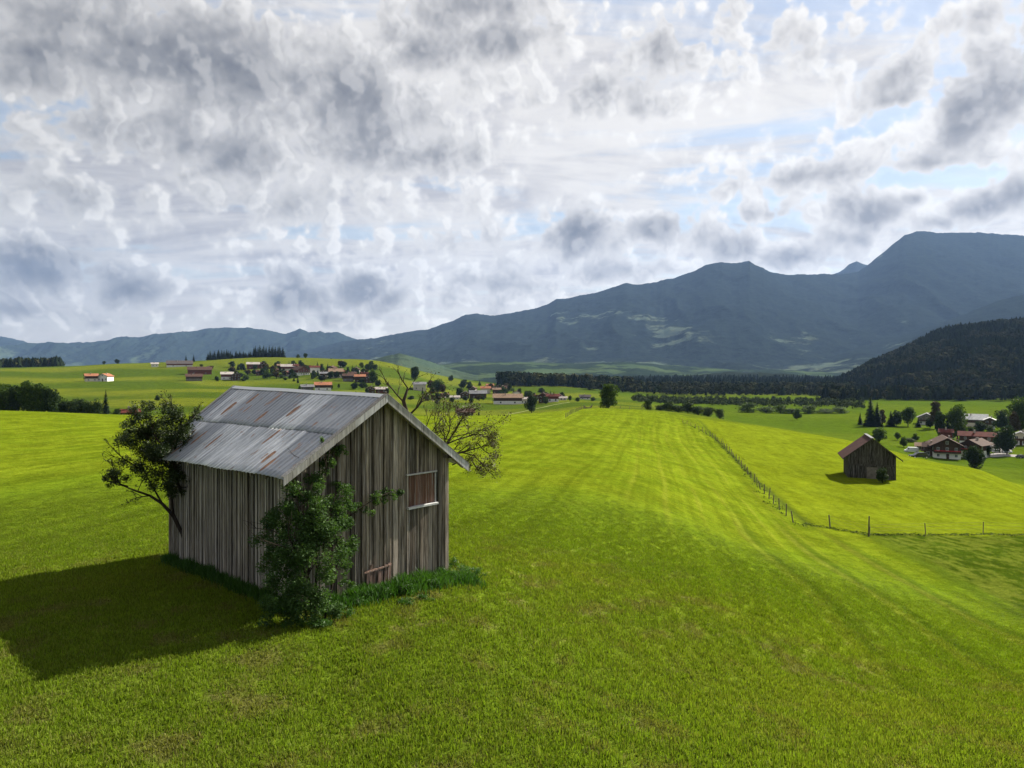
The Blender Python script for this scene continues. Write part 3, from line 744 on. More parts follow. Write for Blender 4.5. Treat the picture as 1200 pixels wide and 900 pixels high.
# ------------------------------------------------------------------ mountains
def mountain_mat(name, forest, forest2, meadow, mead_lo, mead_hi, scale, mz0, mz1):
    m, nt, out = newmat(name); g = NT(nt)
    p = g.geo(); sx = g.N.new('ShaderNodeSeparateXYZ'); g.L.new(p, sx.inputs[0])
    n1 = g.noise(g.vmath('MULTIPLY', p, (1, 1, 2.2)), 1 / scale, 6, .62)
    n2 = g.noise(p, 1 / 60.0, 5, .7); n3 = g.noise(p, 1 / 260.0, 5, .6)
    f = g.mix(g.mr(n2, .35, .65), (*forest, 1), (*forest2, 1))
    hz = g.math('MULTIPLY', g.mr(sx.outputs[2], mz0, mz1, .085, -.09, 'LINEAR'), 1)
    mk = g.mr(g.math('ADD', n1, hz), mead_lo, mead_hi)
    mk = g.math('MULTIPLY', mk, g.mr(n3, .40, .50))
    c = g.mix(mk, f, g.mix(g.mr(n3, .4, .6), (*meadow, 1), (meadow[0] * .7, meadow[1] * .8, meadow[2], 1)))
    g.bsdf(out, c, .95, 0, g.bump(n2, 1.0, 14), .0)
    return m
M['mtn'] = mountain_mat('forested_mountain', (.005, .008, .009), (.012, .018, .015), (.075, .090, .055), .60, .65, 800, -50, 900)
M['mtn_far'] = mountain_mat('distant_range', (.006, .011, .010), (.014, .022, .014), (.06, .08, .04), .60, .66, 900, -50, 600)
M['hill'] = mountain_mat('pasture_hill', (.008, .014, .009), (.016, .026, .012), (.05, .07, .025), .53, .58, 420, -60, 200)

def ridge(name, sil, Dc, Df, mat, seed, amp, base=-60, foot=None, ncol=420, nrow=80, spur=1.0, rough=2.0, back=1.35):
    sx_, sy_ = zip(*sil); px = np.linspace(sx_[0], sx_[-1], ncol)
    py = np.interp(px, sx_, sy_)
    D = np.interp(px, [q[0] for q in Dc], [q[1] for q in Dc]) if hasattr(Dc, '__len__') else np.full(ncol, float(Dc))
    DF = np.interp(px, [q[0] for q in Df], [q[1] for q in Df]) if hasattr(Df, '__len__') else np.full(ncol, float(Df))
    zc = (HY - py) / F * D
    zc = zc + (D / F) * rough * (fbm(px / 16, px * 0, 3, seed + 5) * 1.0 + .5 * fbm(px / 4, px * 0 + 3, 2, seed + 6))
    t = np.linspace(0, back, nrow)[:, None]
    d = DF[None] + (D - DF)[None] * t
    x = (px - CXP)[None] / F * D[None] * (.35 + .65 * np.minimum(d / D[None], 1)) if False else (px - CXP)[None] / F * d
    y = d + 0 * x
    prof = np.where(t < 1, .12 * t + .88 * t ** 1.25, 1 - ((t - 1) / (back - 1)) ** 1.3 * 1.05)
    h = (zc - base)[None]
    z = base + h * prof
    w = fbm(x / 1500, y / 1500, 3, seed)
    sp = ridged(x / (900 * spur) + .35 * w, y / (3000 * spur) + w * .4, 5, seed + 9, .52)
    fade = np.sin(PI * np.clip(t, 0, 1)) ** .8 * (t < 1)
    z = z + fade * sp * amp * np.clip(h / h.max() + .25, 0, 1)
    z = z + (.15 + fade) * .16 * amp * fbm(x / 260, y / 260, 4, seed + 3) * (t > .02)
    V = np.stack([x, y, z], -1).reshape(-1, 3)
    i = np.arange(nrow - 1)[:, None] * ncol; j = np.arange(ncol - 1)[None]; a = (i + j).ravel()
    Fq = np.stack([a, a + 1, a + 1 + ncol, a + ncol], 1).astype(np.int32)
    o = mesh_np(name, V, Fq, mat, None, True); tag(o, kind='structure'); return o
# the big massif, 7-9 km off
ridge('mountain', [(150,432),(300,418),(365,409),(400,400),(440,396),(470,390),(500,386),(525,378),(545,369),(560,367),(580,370),(600,366),(620,363),(640,357),(652,350),(668,349),(700,342),(722,335),(735,331),(750,333),(770,330),
    (790,325),(812,318),(828,310),(842,307),(862,308),(878,306),(890,312),(905,319),(925,322),(945,321),(985,321),(1005,319),(1018,309),(1032,298),(1048,285),(1060,275),(1072,271),(1090,271),(1110,273),(1130,272),(1150,272),(1175,274),(1200,276),(1260,285),(1340,310),(1440,345),(1540,400),(1600,445)],
    [(150,9500),(600,8600),(900,8200),(1100,9000),(1600,8500)], [(150,6500),(600,4600),(900,4300),(1600,4200)], M['mtn'], 40, 130, ncol=760, nrow=130, rough=1.6)
# nearer shoulder in front of the massif, right
ridge('mountain', [(560,440),(640,429),(700,420),(760,417),(830,422),(880,418),(920,425),(960,420),(1000,408),(1060,392),(1120,372),(1170,352),(1220,340),(1300,345),(1420,400),(1500,445)],
    5200, 3300, M['mtn'], 70, 90, ncol=420, nrow=70, rough=1.5)
# pale peak behind the saddle
ridge('mountain', [(930,330),(965,324),(985,316),(996,307),(1004,304),(1012,308),(1030,312),(1060,330),(1090,345)], 11500, 10500, M['mtn_far'], 90, 200, ncol=120, nrow=30, rough=1.0)
# long range on the left
ridge('mountain', [(-290,445),(-200,415),(-120,392),(-80,389),(-60,396),(0,407),(50,404),(95,403),(130,400),(148,395),(163,396),(182,393),(205,391),(225,388),(240,385),(262,384),(290,384),(315,387),(335,391),(345,388),(352,385),(362,389),(380,391),(395,389),(412,396),(440,402),(500,412),(600,425)],
    10600, 8600, M['mtn_far'], 110, 260, ncol=460, nrow=70, rough=1.3)
ridge('mountain', [(-200,440),(-120,400),(-60,390),(0,394),(14,396),(32,402),(60,410),(120,420)], 11900, 11000, M['mtn_far'], 130, 200, ncol=160, nrow=30, rough=1.0)
M['hill_dark'] = plain('forest_floor', (.010, .014, .008), .95, .3, .02, spec=0)
# low hills on the valley floor
M['hill_pale'] = mountain_mat('pale_pasture_hill', (.020, .030, .018), (.034, .050, .025), (.05, .07, .035), .42, .52, 300, -60, 200)
ridge('hill', [(640,448),(700,442),(750,440),(800,441),(850,436),(905,437),(960,441),(1010,446),(1060,452)], 2700, 2050, M['hill_dark'], 170, 14, ncol=160, nrow=30, rough=1.2, back=1.6)
ridge('hill', [(395,436),(430,424),(452,417),(468,414),(485,418),(505,424),(530,433),(560,440)], 3200, 2300, M['hill_pale'], 150, 14, ncol=120, nrow=36, rough=.8, back=1.6)
ridge('hill', [(380,440),(460,433),(540,424),(600,424),(680,426),(730,424),(790,428),(850,432),(920,434),(1000,438),(1060,444)], 4200, 3000, M['hill'], 160, 40, ncol=240, nrow=36, rough=1.0, back=1.5)

# ------------------------------------------------------------------ woods that read as one mass
def small_conifer(rs):
    V = []; Fs = []; k = 0
    for i in range(5):
        t = i / 5; z0 = .12 + .80 * t; r_ = .24 * (1 - t) ** .8 + .03; zt = min(1.0, z0 + .34)
        nb = 6
        a0 = rs.uniform(0, 6)
        for j in range(nb):
            a = a0 + 2 * PI * j / nb; b = a0 + 2 * PI * (j + .8) / nb; q = r_ * rs.uniform(.75, 1.2)
            V += [(0, 0, zt), (math.cos(a) * q, math.sin(a) * q, z0 - .04 * rs.random()), (math.cos(b) * q, math.sin(b) * q, z0 - .04 * rs.random())]
            Fs.append((k, k + 1, k + 2)); k += 3
    return np.array(V), np.array(Fs)
def small_round(rs):
    r = np.random.default_rng(rs.randrange(9999)); n = 46
    d = r.normal(size=(n, 3)); d /= np.linalg.norm(d, axis=1)[:, None]
    P = d * np.array([.36, .36, .36]) * (.7 + .4 * r.random((n, 1))) + [0, 0, .58]
    a = np.cross(d, r.normal(size=(n, 3))); a /= np.linalg.norm(a, axis=1)[:, None]; b = np.cross(d + .6 * r.normal(size=(n, 3)), a)
    s = .15
    V = np.stack([P - a * s, P + b * s * .9, P + a * s], 1).reshape(-1, 3); k = np.arange(n) * 3
    return V, np.stack([k, k + 1, k + 2], 1)
def wood(name, spots, mats, label, group=None):
    """spots: list of (x,y,z,h,kind).  One mesh, kind = stuff."""
    rs = random.Random(5); protos = {'s': [small_round(rs) for _ in range(3)] * 2, 'c': [small_conifer(rs) for _ in range(5)], 'r': [small_round(rs) for _ in range(5)]}
    VV = []; FF = []; RR = []; TT = []; n = 0
    for (x, y, z, h, kd) in spots:
        V, Fs = protos[kd][rs.randrange(5)]; a = rs.uniform(0, 6.28); c, s = math.cos(a), math.sin(a); w = h * rs.uniform(.85, 1.2)
        W = np.stack([(V[:, 0] * c - V[:, 1] * s) * w + x, (V[:, 0] * s + V[:, 1] * c) * w + y, V[:, 2] * h + z], 1)
        VV.append(W); FF.append(Fs + n); n += len(V); RR.append(np.full(len(Fs), rs.random())); TT.append(np.full(len(Fs), {'c': 0, 'r': .5, 's': 1.0}[kd]))
    o = mesh_np(name, np.concatenate(VV), np.concatenate(FF).astype(np.int32), M['woodmix'], None, False, {'rand': ('FACE', np.concatenate(RR)), 'decid': ('FACE', np.concatenate(TT))})
    tag(o, label, 'forest', group, 'stuff'); return o
def woodmix():
    m, nt, out = newmat('forest_mix'); g = NT(nt)
    r = g.attr('rand').outputs['Fac']; d = g.attr('decid').outputs['Fac']
    a = g.mix(r, (.005, .010, .006, 1), (.018, .028, .012, 1)); b = g.mix(r, (.016, .026, .010, 1), (.050, .050, .024, 1))
    c3 = g.mix(r, (.030, .045, .016, 1), (.070, .085, .035, 1)); g.bsdf(out, g.mix(g.mr(d, .6, .9), g.mix(g.mr(d, .1, .4), a, b), c3), .95, 0, None, 0)
    return m
M['woodmix'] = woodmix()

def forest_hill():
    sil = [(930,474),(955,466),(975,455),(1000,436),(1020,425),(1045,412),(1070,401),(1095,388),(1115,382),(1135,380),(1155,377),(1175,374),(1200,373),(1240,368),(1320,362),(1400,385),(1480,430),(1550,475)]
    Dc, Df, base = 1750.0, 960.0, -42
    sx_, sy_ = zip(*sil); ncol, nrow = 300, 60
    px = np.linspace(sx_[0], sx_[-1], ncol)
    zc = (HY - np.interp(px, sx_, sy_) - 6) / F * Dc
    t = np.linspace(0, 1.5, nrow)[:, None]
    # the hill's foot swings away on its left end
    DF = np.interp(px, [930, 1050, 1200, 1550], [1500, 1120, 960, 900])
    d = DF[None] + (Dc - DF)[None] * t
    x = (px - CXP)[None] / F * d; y = d + 0 * x
    prof = np.where(t < 1, t ** .9, 1 - ((t - 1) / .5) ** 1.4)
    z = base + (zc - base)[None] * prof + np.sin(PI * np.clip(t, 0, 1)) * (18 * ridged(x / 170, y / 420, 3, 201) + 6 * fbm(x / 60, y / 60, 3, 203))
    V = np.stack([x, y, z], -1).reshape(-1, 3)
    i = np.arange(nrow - 1)[:, None] * ncol; j = np.arange(ncol - 1)[None]; a = (i + j).ravel()
    o = mesh_np('hill', V, np.stack([a, a + 1, a + 1 + ncol, a + ncol], 1).astype(np.int32), M['hill_dark'], None, True); tag(o, kind='structure')
    r = np.random.default_rng(8); sp = []
    n = 9500
    jj = r.random(n) * (ncol - 1) * .66; ii = (r.random(n) ** .8) * (nrow / 1.5 * 1.04)
    for q in range(n):
        i0, j0 = int(ii[q]), int(jj[q]); i0 = min(i0, nrow - 2); k = i0 * ncol + j0
        fi, fj = ii[q] - i0, jj[q] - j0
        P = V[k] * (1 - fi) * (1 - fj) + V[k + 1] * (1 - fi) * fj + V[k + ncol] * fi * (1 - fj) + V[k + ncol + 1] * fi * fj
        dm = fbm(np.array([P[0] / 140]), np.array([P[1] / 170]), 3, 210)[0] + .25 * (r.random() - .5)
        kd = 'r' if dm > .02 else 'c'
        sp.append((P[0], P[1], P[2] - 1, (8 + 10 * r.random() ** 1.5) * (1.3 if kd == 'c' else 1.05), kd))
    wood('forest', sp, None, 'dense dark mixed forest covering the steep hill at the right edge')
forest_hill()

def belt(px0, px1, d0, d1, n, h0, h1, kinds, label, seed, ztop=None):
    r = np.random.default_rng(seed); sp = []
    for q in range(n):
        px = px0 + (px1 - px0) * r.random(); d = d0 + (d1 - d0) * r.random(); x = (px - CXP) / F * d
        sp.append((x, d, 0, h0 + (h1 - h0) * r.random(), kinds[int(r.integers(len(kinds)))]))
    z = zg(np.array([s[0] for s in sp]), np.array([s[1] for s in sp]))
    sp = [(s[0], s[1], zz - .5, s[3], s[4]) for s, zz in zip(sp, z)]
    return wood('forest', sp, None, label)
belt(585, 740, 1060, 1500, 1200, 9, 24, 'ccrr', 'dark spruce wood behind the middle village, left of the lone crest tree', 301)
belt(690, 1000, 1000, 1300, 1100, 6, 18, 'crr', 'dark tree belt along the valley floor below the big mountain', 302)
belt(640, 1060, 1500, 2300, 1500, 15, 24, 'ccc', 'far dark wood across the valley at the foot of the mountains', 303)
belt(742, 1012, 640, 860, 900, 2.5, 6, 'sss', 'low grey-green thicket along the far edge of the right valley field', 304)
belt(-60, 72, 1100, 1250, 330, 14, 19, 'ccr', 'dark wood on the left skyline of the far green slope', 305)
belt(960, 1260, 820, 930, 330, 13, 20, 'ccr', 'dark wood at the foot of the forested hill behind the right hamlet', 306)
# ------------------------------------------------------------------ the elder tree, the climbing bush, the bare tree, weeds
def leafobj(name, cl, size, seed, mat, parent, aspect=.5, shell=.4, smooth=False):
    V, Fq, R = leaves(cl, size, seed, aspect, shell)
    return mesh_np(name, V, Fq, M[mat], parent, False, {'rand': ('FACE', R)})
def twigs(mb, a, b, r0, rs, depth=2, n=4, spread=.45, col=None):
    a = np.array(a, float); b = np.array(b, float); L = np.linalg.norm(b - a)
    m = (a + b) / 2 + np.array([rs.gauss(0, .07), rs.gauss(0, .07), rs.gauss(0, .07)]) * L
    mb.tube([a, m, b], [r0, r0 * .8, r0 * .45], 5)
    if depth <= 0: return [b]
    tips = [b]
    for i in range(n):
        t = rs.uniform(.35, 1.0); p = a + (m - a) * 2 * t if t < .5 else m + (b - m) * (2 * t - 1)
        d = (b - a) / L + np.array([rs.gauss(0, spread), rs.gauss(0, spread), rs.gauss(.12, spread)]); d /= np.linalg.norm(d)
        tips += twigs(mb, p, p + d * L * rs.uniform(.38, .65), r0 * .5, rs, depth - 1, n, spread)
    return tips
def elder():
    rs = random.Random(3)
    b = hit(226, 661); e = empty('elder_tree', tuple(b))
    tag(e, 'leaning gnarled elder tree with small leaves growing at the left back corner of the barn', 'tree')
    q = lambda px, py, d: PW(px, py, d) - b
    D = b[1]
    mb = MB()
    mb.tube([q(228, 664, D), q(222, 648, D), q(214, 626, D), q(203, 604, D - .1), q(190, 590, D - .2), q(176, 581, D - .3)], [.085, .075, .07, .06, .05, .045], 8, wob=.25)
    mb.tube([q(233, 662, D + .15), q(230, 640, D + .1), q(226, 610, D + .1), q(217, 588, D + .1), q(206, 560, D), q(203, 535, D), q(209, 510, D), q(214, 488, D)], [.07, .065, .06, .055, .05, .045, .03, .02], 8, wob=.25)
    tips = []
    def br(p0, p1, r, depth=2, n=4): tips.extend(twigs(mb, q(*p0), q(*p1), r, rs, depth, n))
    br((203, 604, D - .1), (196, 560, D - .4), .045); br((176, 581, D - .3), (141, 568, D - .5), .04); br((150, 570, D - .45), (127, 558, D - .4), .025)
    br((141, 568, D - .5), (130, 540, D - .2), .025); br((190, 590, D - .2), (165, 545, D + .3), .035); br((206, 560, D), (180, 520, D + .4), .04)
    br((206, 545, D), (228, 520, D + .1), .035); br((203, 535, D), (172, 497, D), .035); br((209, 510, D), (228, 488, D - .2), .03); br((214, 500, D), (200, 474, D), .025)
    br((180, 525, D + .3), (150, 515, D + .5), .03); br((165, 550, D), (135, 528, D - .4), .025); br((176, 581, D - .3), (152, 586, D - .5), .022); br((217, 588, D + .1), (232, 565, D), .025)
    br((196, 570, D - .3), (222, 572, D - .4), .025); br((172, 510, D), (160, 488, D - .2), .02)
    mb.build('trunk', M['bark'], e, True)
    cl = []
    px2m = D / F
    for (px, py, r, n, dd) in [(168,505,17,900,0),(185,492,16,850,.2),(205,484,15,700,-.1),(176,530,19,1100,.3),(152,520,14,520,.1),(160,548,17,700,0),(190,520,16,800,-.3),(222,502,14,560,0),(208,508,14,560,.3),(215,530,14,560,-.2),
                               (140,556,12,360,-.4),(130,562,7,140,-.4),(190,556,17,650,-.4),(212,556,15,520,-.2),(228,545,10,300,0),(226,570,10,260,-.1),(205,578,12,300,-.3),(178,566,13,320,-.3),(228,488,8,240,0),(160,485,9,260,.1),(176,476,8,200,0),(236,520,7,170,0),(150,500,9,200,.2),(196,540,13,500,.5),(185,505,16,700,.7)]:
        c = q(px, py, D + dd); r_ = r * px2m
        for k in range(5):   # broken into small tufts so gaps stay open
            o = np.array([rs.gauss(0, .5), rs.gauss(0, .6), rs.gauss(0, .45)]) * r_
            cl.append((*(c + o), r_ * .62, r_ * .62, r_ * .50, n / 5 * 3.2))
    for t in tips[::2]: cl.append((*t, .12, .12, .10, 9))
    leafobj('crown', cl, .066, 41, 'leaf_elder', e, .45, .5)
elder()

def corner_bush():
    rs = random.Random(8)
    b = np.array([-4.95, 18.0, 0]); b[2] = z1(b[0], b[1]); e = empty('climbing_bush', tuple(b))
    tag(e, 'tall dark green bush climbing the front corner and gable of the barn', 'bush')
    q = lambda px, py, d: PW(px, py, d) - b
    mb = MB(); tips = []
    for (x0, y0, x1, y1, d1, r) in [(365,728,347,650,18.2,.035),(368,728,372,620,18.4,.04),(380,728,398,650,18.9,.03),(358,728,337,620,18.3,.03),(372,650,380,560,18.9,.03),(345,640,354,590,18.3,.025),(398,650,410,600,19.3,.02)]:
        d0 = 18.15 if y0 > 700 else d1
        tips += twigs(mb, q(x0, y0, d0), q(x1, y1, d1), r, rs, 2, 3, .35)
    mb.tube([q(395, 620, 19.2), q(415, 600, 19.6), q(440, 584, 20.1), q(468, 572, 20.7)], [.02, .016, .012, .006], 5)
    mb.build('stem', M['bark'], e, True)
    cl = []
    for (px, py, d, r, n) in [(324,606,18.6,13,400),(320,625,18.5,17,620),(318,655,18.3,18,700),(322,685,18.1,20,800),(330,712,17.8,20,800),(410,640,19.0,14,420),(408,598,19.3,13,380),(350,594,18.4,22,950),(330,600,18.3,18,700),(362,600,18.5,24,1300),(388,590,19.0,20,900),(352,630,18.2,26,1400),(382,625,18.6,24,1300),(332,640,18.2,18,650),(405,615,19.2,14,480),
            (345,665,18.0,26,1300),(378,660,18.3,24,1200),(405,650,19.0,14,420),(340,695,17.9,24,1100),(370,695,17.9,22,900),(355,718,17.8,22,900),(385,715,18.1,16,460),(372,560,18.9,14,450),(385,545,19.2,10,300),(388,532,19.4,8,200),
            (396,528,19.6,7,160),(380,520,19.3,6,90),(400,575,19.5,10,220),(425,597,19.9,9,170),(440,588,20.2,9,190),(455,580,20.5,9,190),(468,575,20.8,6,110),(405,680,18.8,9,160),(322,615,18.5,12,240),(318,660,18.3,10,200),(345,580,18.5,8,140),(362,576,18.6,12,300)]:
        c = q(px, py, d); r_ = r * d / F
        for k in range(5):
            o = np.array([rs.gauss(0, .5), rs.gauss(0, .28), rs.gauss(0, .5)]) * r_
            cl.append((*(c + o), r_ * .58, r_ * .42, r_ * .52, n / 5 * 2.0))
    leafobj('foliage', cl, .068, 42, 'leaf_bush', e, .42, .5)
corner_bush()

def bare_tree():
    rs = random.Random(21)
    D = 29.0; x0 = (503 - CXP) / F * D; b = np.array([x0, D, z1(x0, D)]); e = empty('twiggy_tree', tuple(b))
    tag(e, 'old half-bare tree with brown twiggy branches behind the right side of the barn', 'tree')
    q = lambda px, py, d=D: PW(px, py, d) - b
    mb = MB(); tips = []
    mb.tube([(0, 0, -.3), q(502, 640), q(498, 590), q(500, 545)], [.17, .15, .13, .11], 9, wob=.2)
    mb.tube([q(500, 545), q(488, 515), q(478, 488), q(473, 470), q(478, 455)], [.15, .13, .10, .075, .04], 7, wob=.2)
    def br(p0, p1, r, depth=2, n=4, sp=.42): tips.extend(twigs(mb, q(*p0), q(*p1), r, rs, depth, n, sp))
    tl = []
    br((478, 488), (497, 462), .05, 3, 3); br((474, 472), (452, 446), .04, 3, 3); br((480, 495), (455, 470), .03, 3, 3); br((490, 520), (520, 488), .03, 3, 3); br((452, 446), (446, 434), .012, 1, 3); br((478, 455), (466, 434), .03, 2, 3); br((478, 458), (492, 440), .015, 1, 3); br((497, 462), (506, 440), .014, 1, 2)
    br((484, 505), (462, 490), .02, 1, 3); br((497, 462), (522, 458), .014, 1, 3); br((488, 515), (506, 484), .025, 2, 3); br((506, 484), (512, 466), .012, 1, 2)
    for (a, c, r) in [((500,545),(530,510),.06),((500,545),(540,530),.05),((520,522),(560,508),.035),((530,510),(548,484),.03),((540,530),(570,522),.03),((540,530),(566,545),.03),((530,512),(575,500),.02),((515,530),(528,488),.03),((560,520),(577,535),.02),((500,540),(512,500),.03),((550,535),(560,552),.02),((530,545),(548,540),.03),((560,508),(574,512),.02)]:
        br(a, c, r, 3, 4, .5)
    n0 = len(tips)
    mb.build('trunk', M['bark'], e, True)
    cl = []
    for t in tips:
        px = CXP + F * (t[0] + b[0]) / (t[1] + b[1])
        cl.append((*t, .24, .24, .20, 6 if px > 500 else 1.0))
    for (px, py, r, n) in [(520,512,14,240),(545,505,13,200),(560,525,14,240),(530,535,12,200),(505,498,9,150),(548,540,12,160),(568,512,8,90)]:
        c = q(px, py); r_ = r * D / F; cl.append((*c, r_ * 1.2, r_ * 1.4, r_, n * .25))
    leafobj('crown', cl, .060, 43, 'leaf_brown', e, .5, .6)
bare_tree()

def weeds():
    rs = random.Random(4); cl = []
    for (px, py, rr, hh, n) in [(405,708,18,.28,400),(425,705,16,.30,420),(445,700,16,.34,480),(465,697,16,.36,520),(485,693,14,.36,480),(505,688,14,.34,460),(522,680,16,.42,520),(540,676,18,.40,520),(556,672,12,.26,280),(530,664,12,.36,300),(470,708,14,.16,200),(500,702,12,.16,180),(350,735,16,.25,300),(378,736,18,.3,340),(400,722,14,.25,240),(330,720,14,.3,260)]:
        b = hit(px, py); r_ = rr * b[1] / F
        for k in range(6):
            x, y = b[0] + rs.gauss(0, .55) * r_, b[1] + rs.gauss(0, .35) * r_
            if in_barn(np.array([x]), np.array([y]), -.12)[0]: continue
            cl.append((x, y, z1(x, y) + hh * rs.uniform(.15, .6), r_ * .35, r_ * .35, hh * .5, n / 6))
    V, Fq, R = leaves([(*c[:3], c[3] * 1.3, c[4] * 1.4, c[5] * .8, c[6] * 2.6) for c in cl], .085, 44, .17, .8)
    o = mesh_np('nettles', V, Fq, M['leaf_weed'], None, False, {'rand': ('FACE', R)})
    tag(o, 'fresh green nettles and long grass along the foot of the barn gable', 'weeds', kind='stuff')
weeds()
def tall_grass():
    r = np.random.default_rng(12); n = 9000
    s = r.uniform(.3, BW + .9, n); t = -np.abs(r.normal(0, .38, n)) - .06
    s2 = r.uniform(-.2, BL, 5000); t2 = -np.abs(r.normal(0, .16, 5000)) - .07
    x = np.concatenate([C0[0] + U[0] * s + Vv[0] * t, C0[0] + Vv[0] * s2 + U[0] * t2]); y = np.concatenate([C0[1] + U[1] * s + Vv[1] * t, C0[1] + Vv[1] * s2 + U[1] * t2])
    k = (~in_barn(x, y, -.05)); x, y = x[k], y[k]; n = len(x); z = zg(x, y)
    cl = fbm(x / .5, y / .5, 3, 71)
    h = r.uniform(.12, .36, n) * (1 + 1.0 * cl); a = r.uniform(0, 2 * PI, n); w = r.uniform(.006, .016, n); b = r.uniform(0, 2 * PI, n); l = h * r.uniform(.1, .7, n)
    dx, dy, lx, ly = np.cos(a) * w, np.sin(a) * w, np.cos(b) * l, np.sin(b) * l
    V = np.stack([np.stack([x - dx, y - dy, z - .03], 1), np.stack([x + dx, y + dy, z - .03], 1), np.stack([x + lx * .4 + dx, y + ly * .4 + dy, z + h * .6], 1), np.stack([x + lx * .4 - dx, y + ly * .4 - dy, z + h * .6], 1), np.stack([x + lx, y + ly, z + h], 1)], 1).reshape(-1, 3)
    q = np.arange(n) * 5; rd = r.random(n)
    o = mesh_np('tall_grass', V, [np.stack([q, q + 1, q + 2, q + 3], 1).astype(np.int32), np.stack([q + 3, q + 2, q + 4], 1).astype(np.int32)], M['leaf_weed'], None, False, {'rand': ('FACE', np.concatenate([rd, rd]))})
    tag(o, 'long unmown grass fringe against the foot of the barn walls', 'grass', kind='stuff')
tall_grass()
# ------------------------------------------------------------------ houses
def tilemat(name, c): return plain(name, c, .85, .3, .8, stretch=(1, 1, 1), use_rand=.08)
M['r_red'] = tilemat('red_tiles', (.095, .028, .022)); M['r_brown'] = tilemat('brown_tiles', (.062, .036, .028)); M['r_orange'] = tilemat('orange_tiles', (.24, .105, .06))
M['r_tan'] = tilemat('tan_tiles', (.19, .13, .09)); M['r_grey'] = tilemat('grey_roof', (.15, .15, .16)); M['r_pale'] = tilemat('pale_roof', (.30, .27, .25)); M['r_dark'] = tilemat('dark_roof', (.07, .06, .06))
M['r_white'] = tilemat('white_roof', (.45, .45, .45)); M['w_white'] = plain('white_render', (.72, .70, .66), .85, .08, .5); M['w_cream'] = plain('cream_render', (.58, .52, .42), .85, .1, .5)
M['w_wood'] = plain('dark_timber', (.07, .042, .028), .9, .35, 2, stretch=(1, 1, .3)); M['w_redw'] = plain('red_brown_timber', (.15, .055, .045), .9, .3, 2); M['w_greyw'] = plain('grey_timber', (.16, .14, .12), .9, .3, 2)
M['glass'] = plain('window_glass', (.03, .035, .04), .15, .2, 1, spec=.6); M['wframe'] = plain('window_frame', (.75, .74, .72), .6, .05, 1); M['chim'] = plain('chimney_brick', (.35, .30, .27), .9, .2, 2)
M['shutter'] = plain('green_shutter', (.05, .12, .07), .7, .1, 1); M['flower'] = plain('geraniums', (.45, .04, .05), .8, .5, 6)
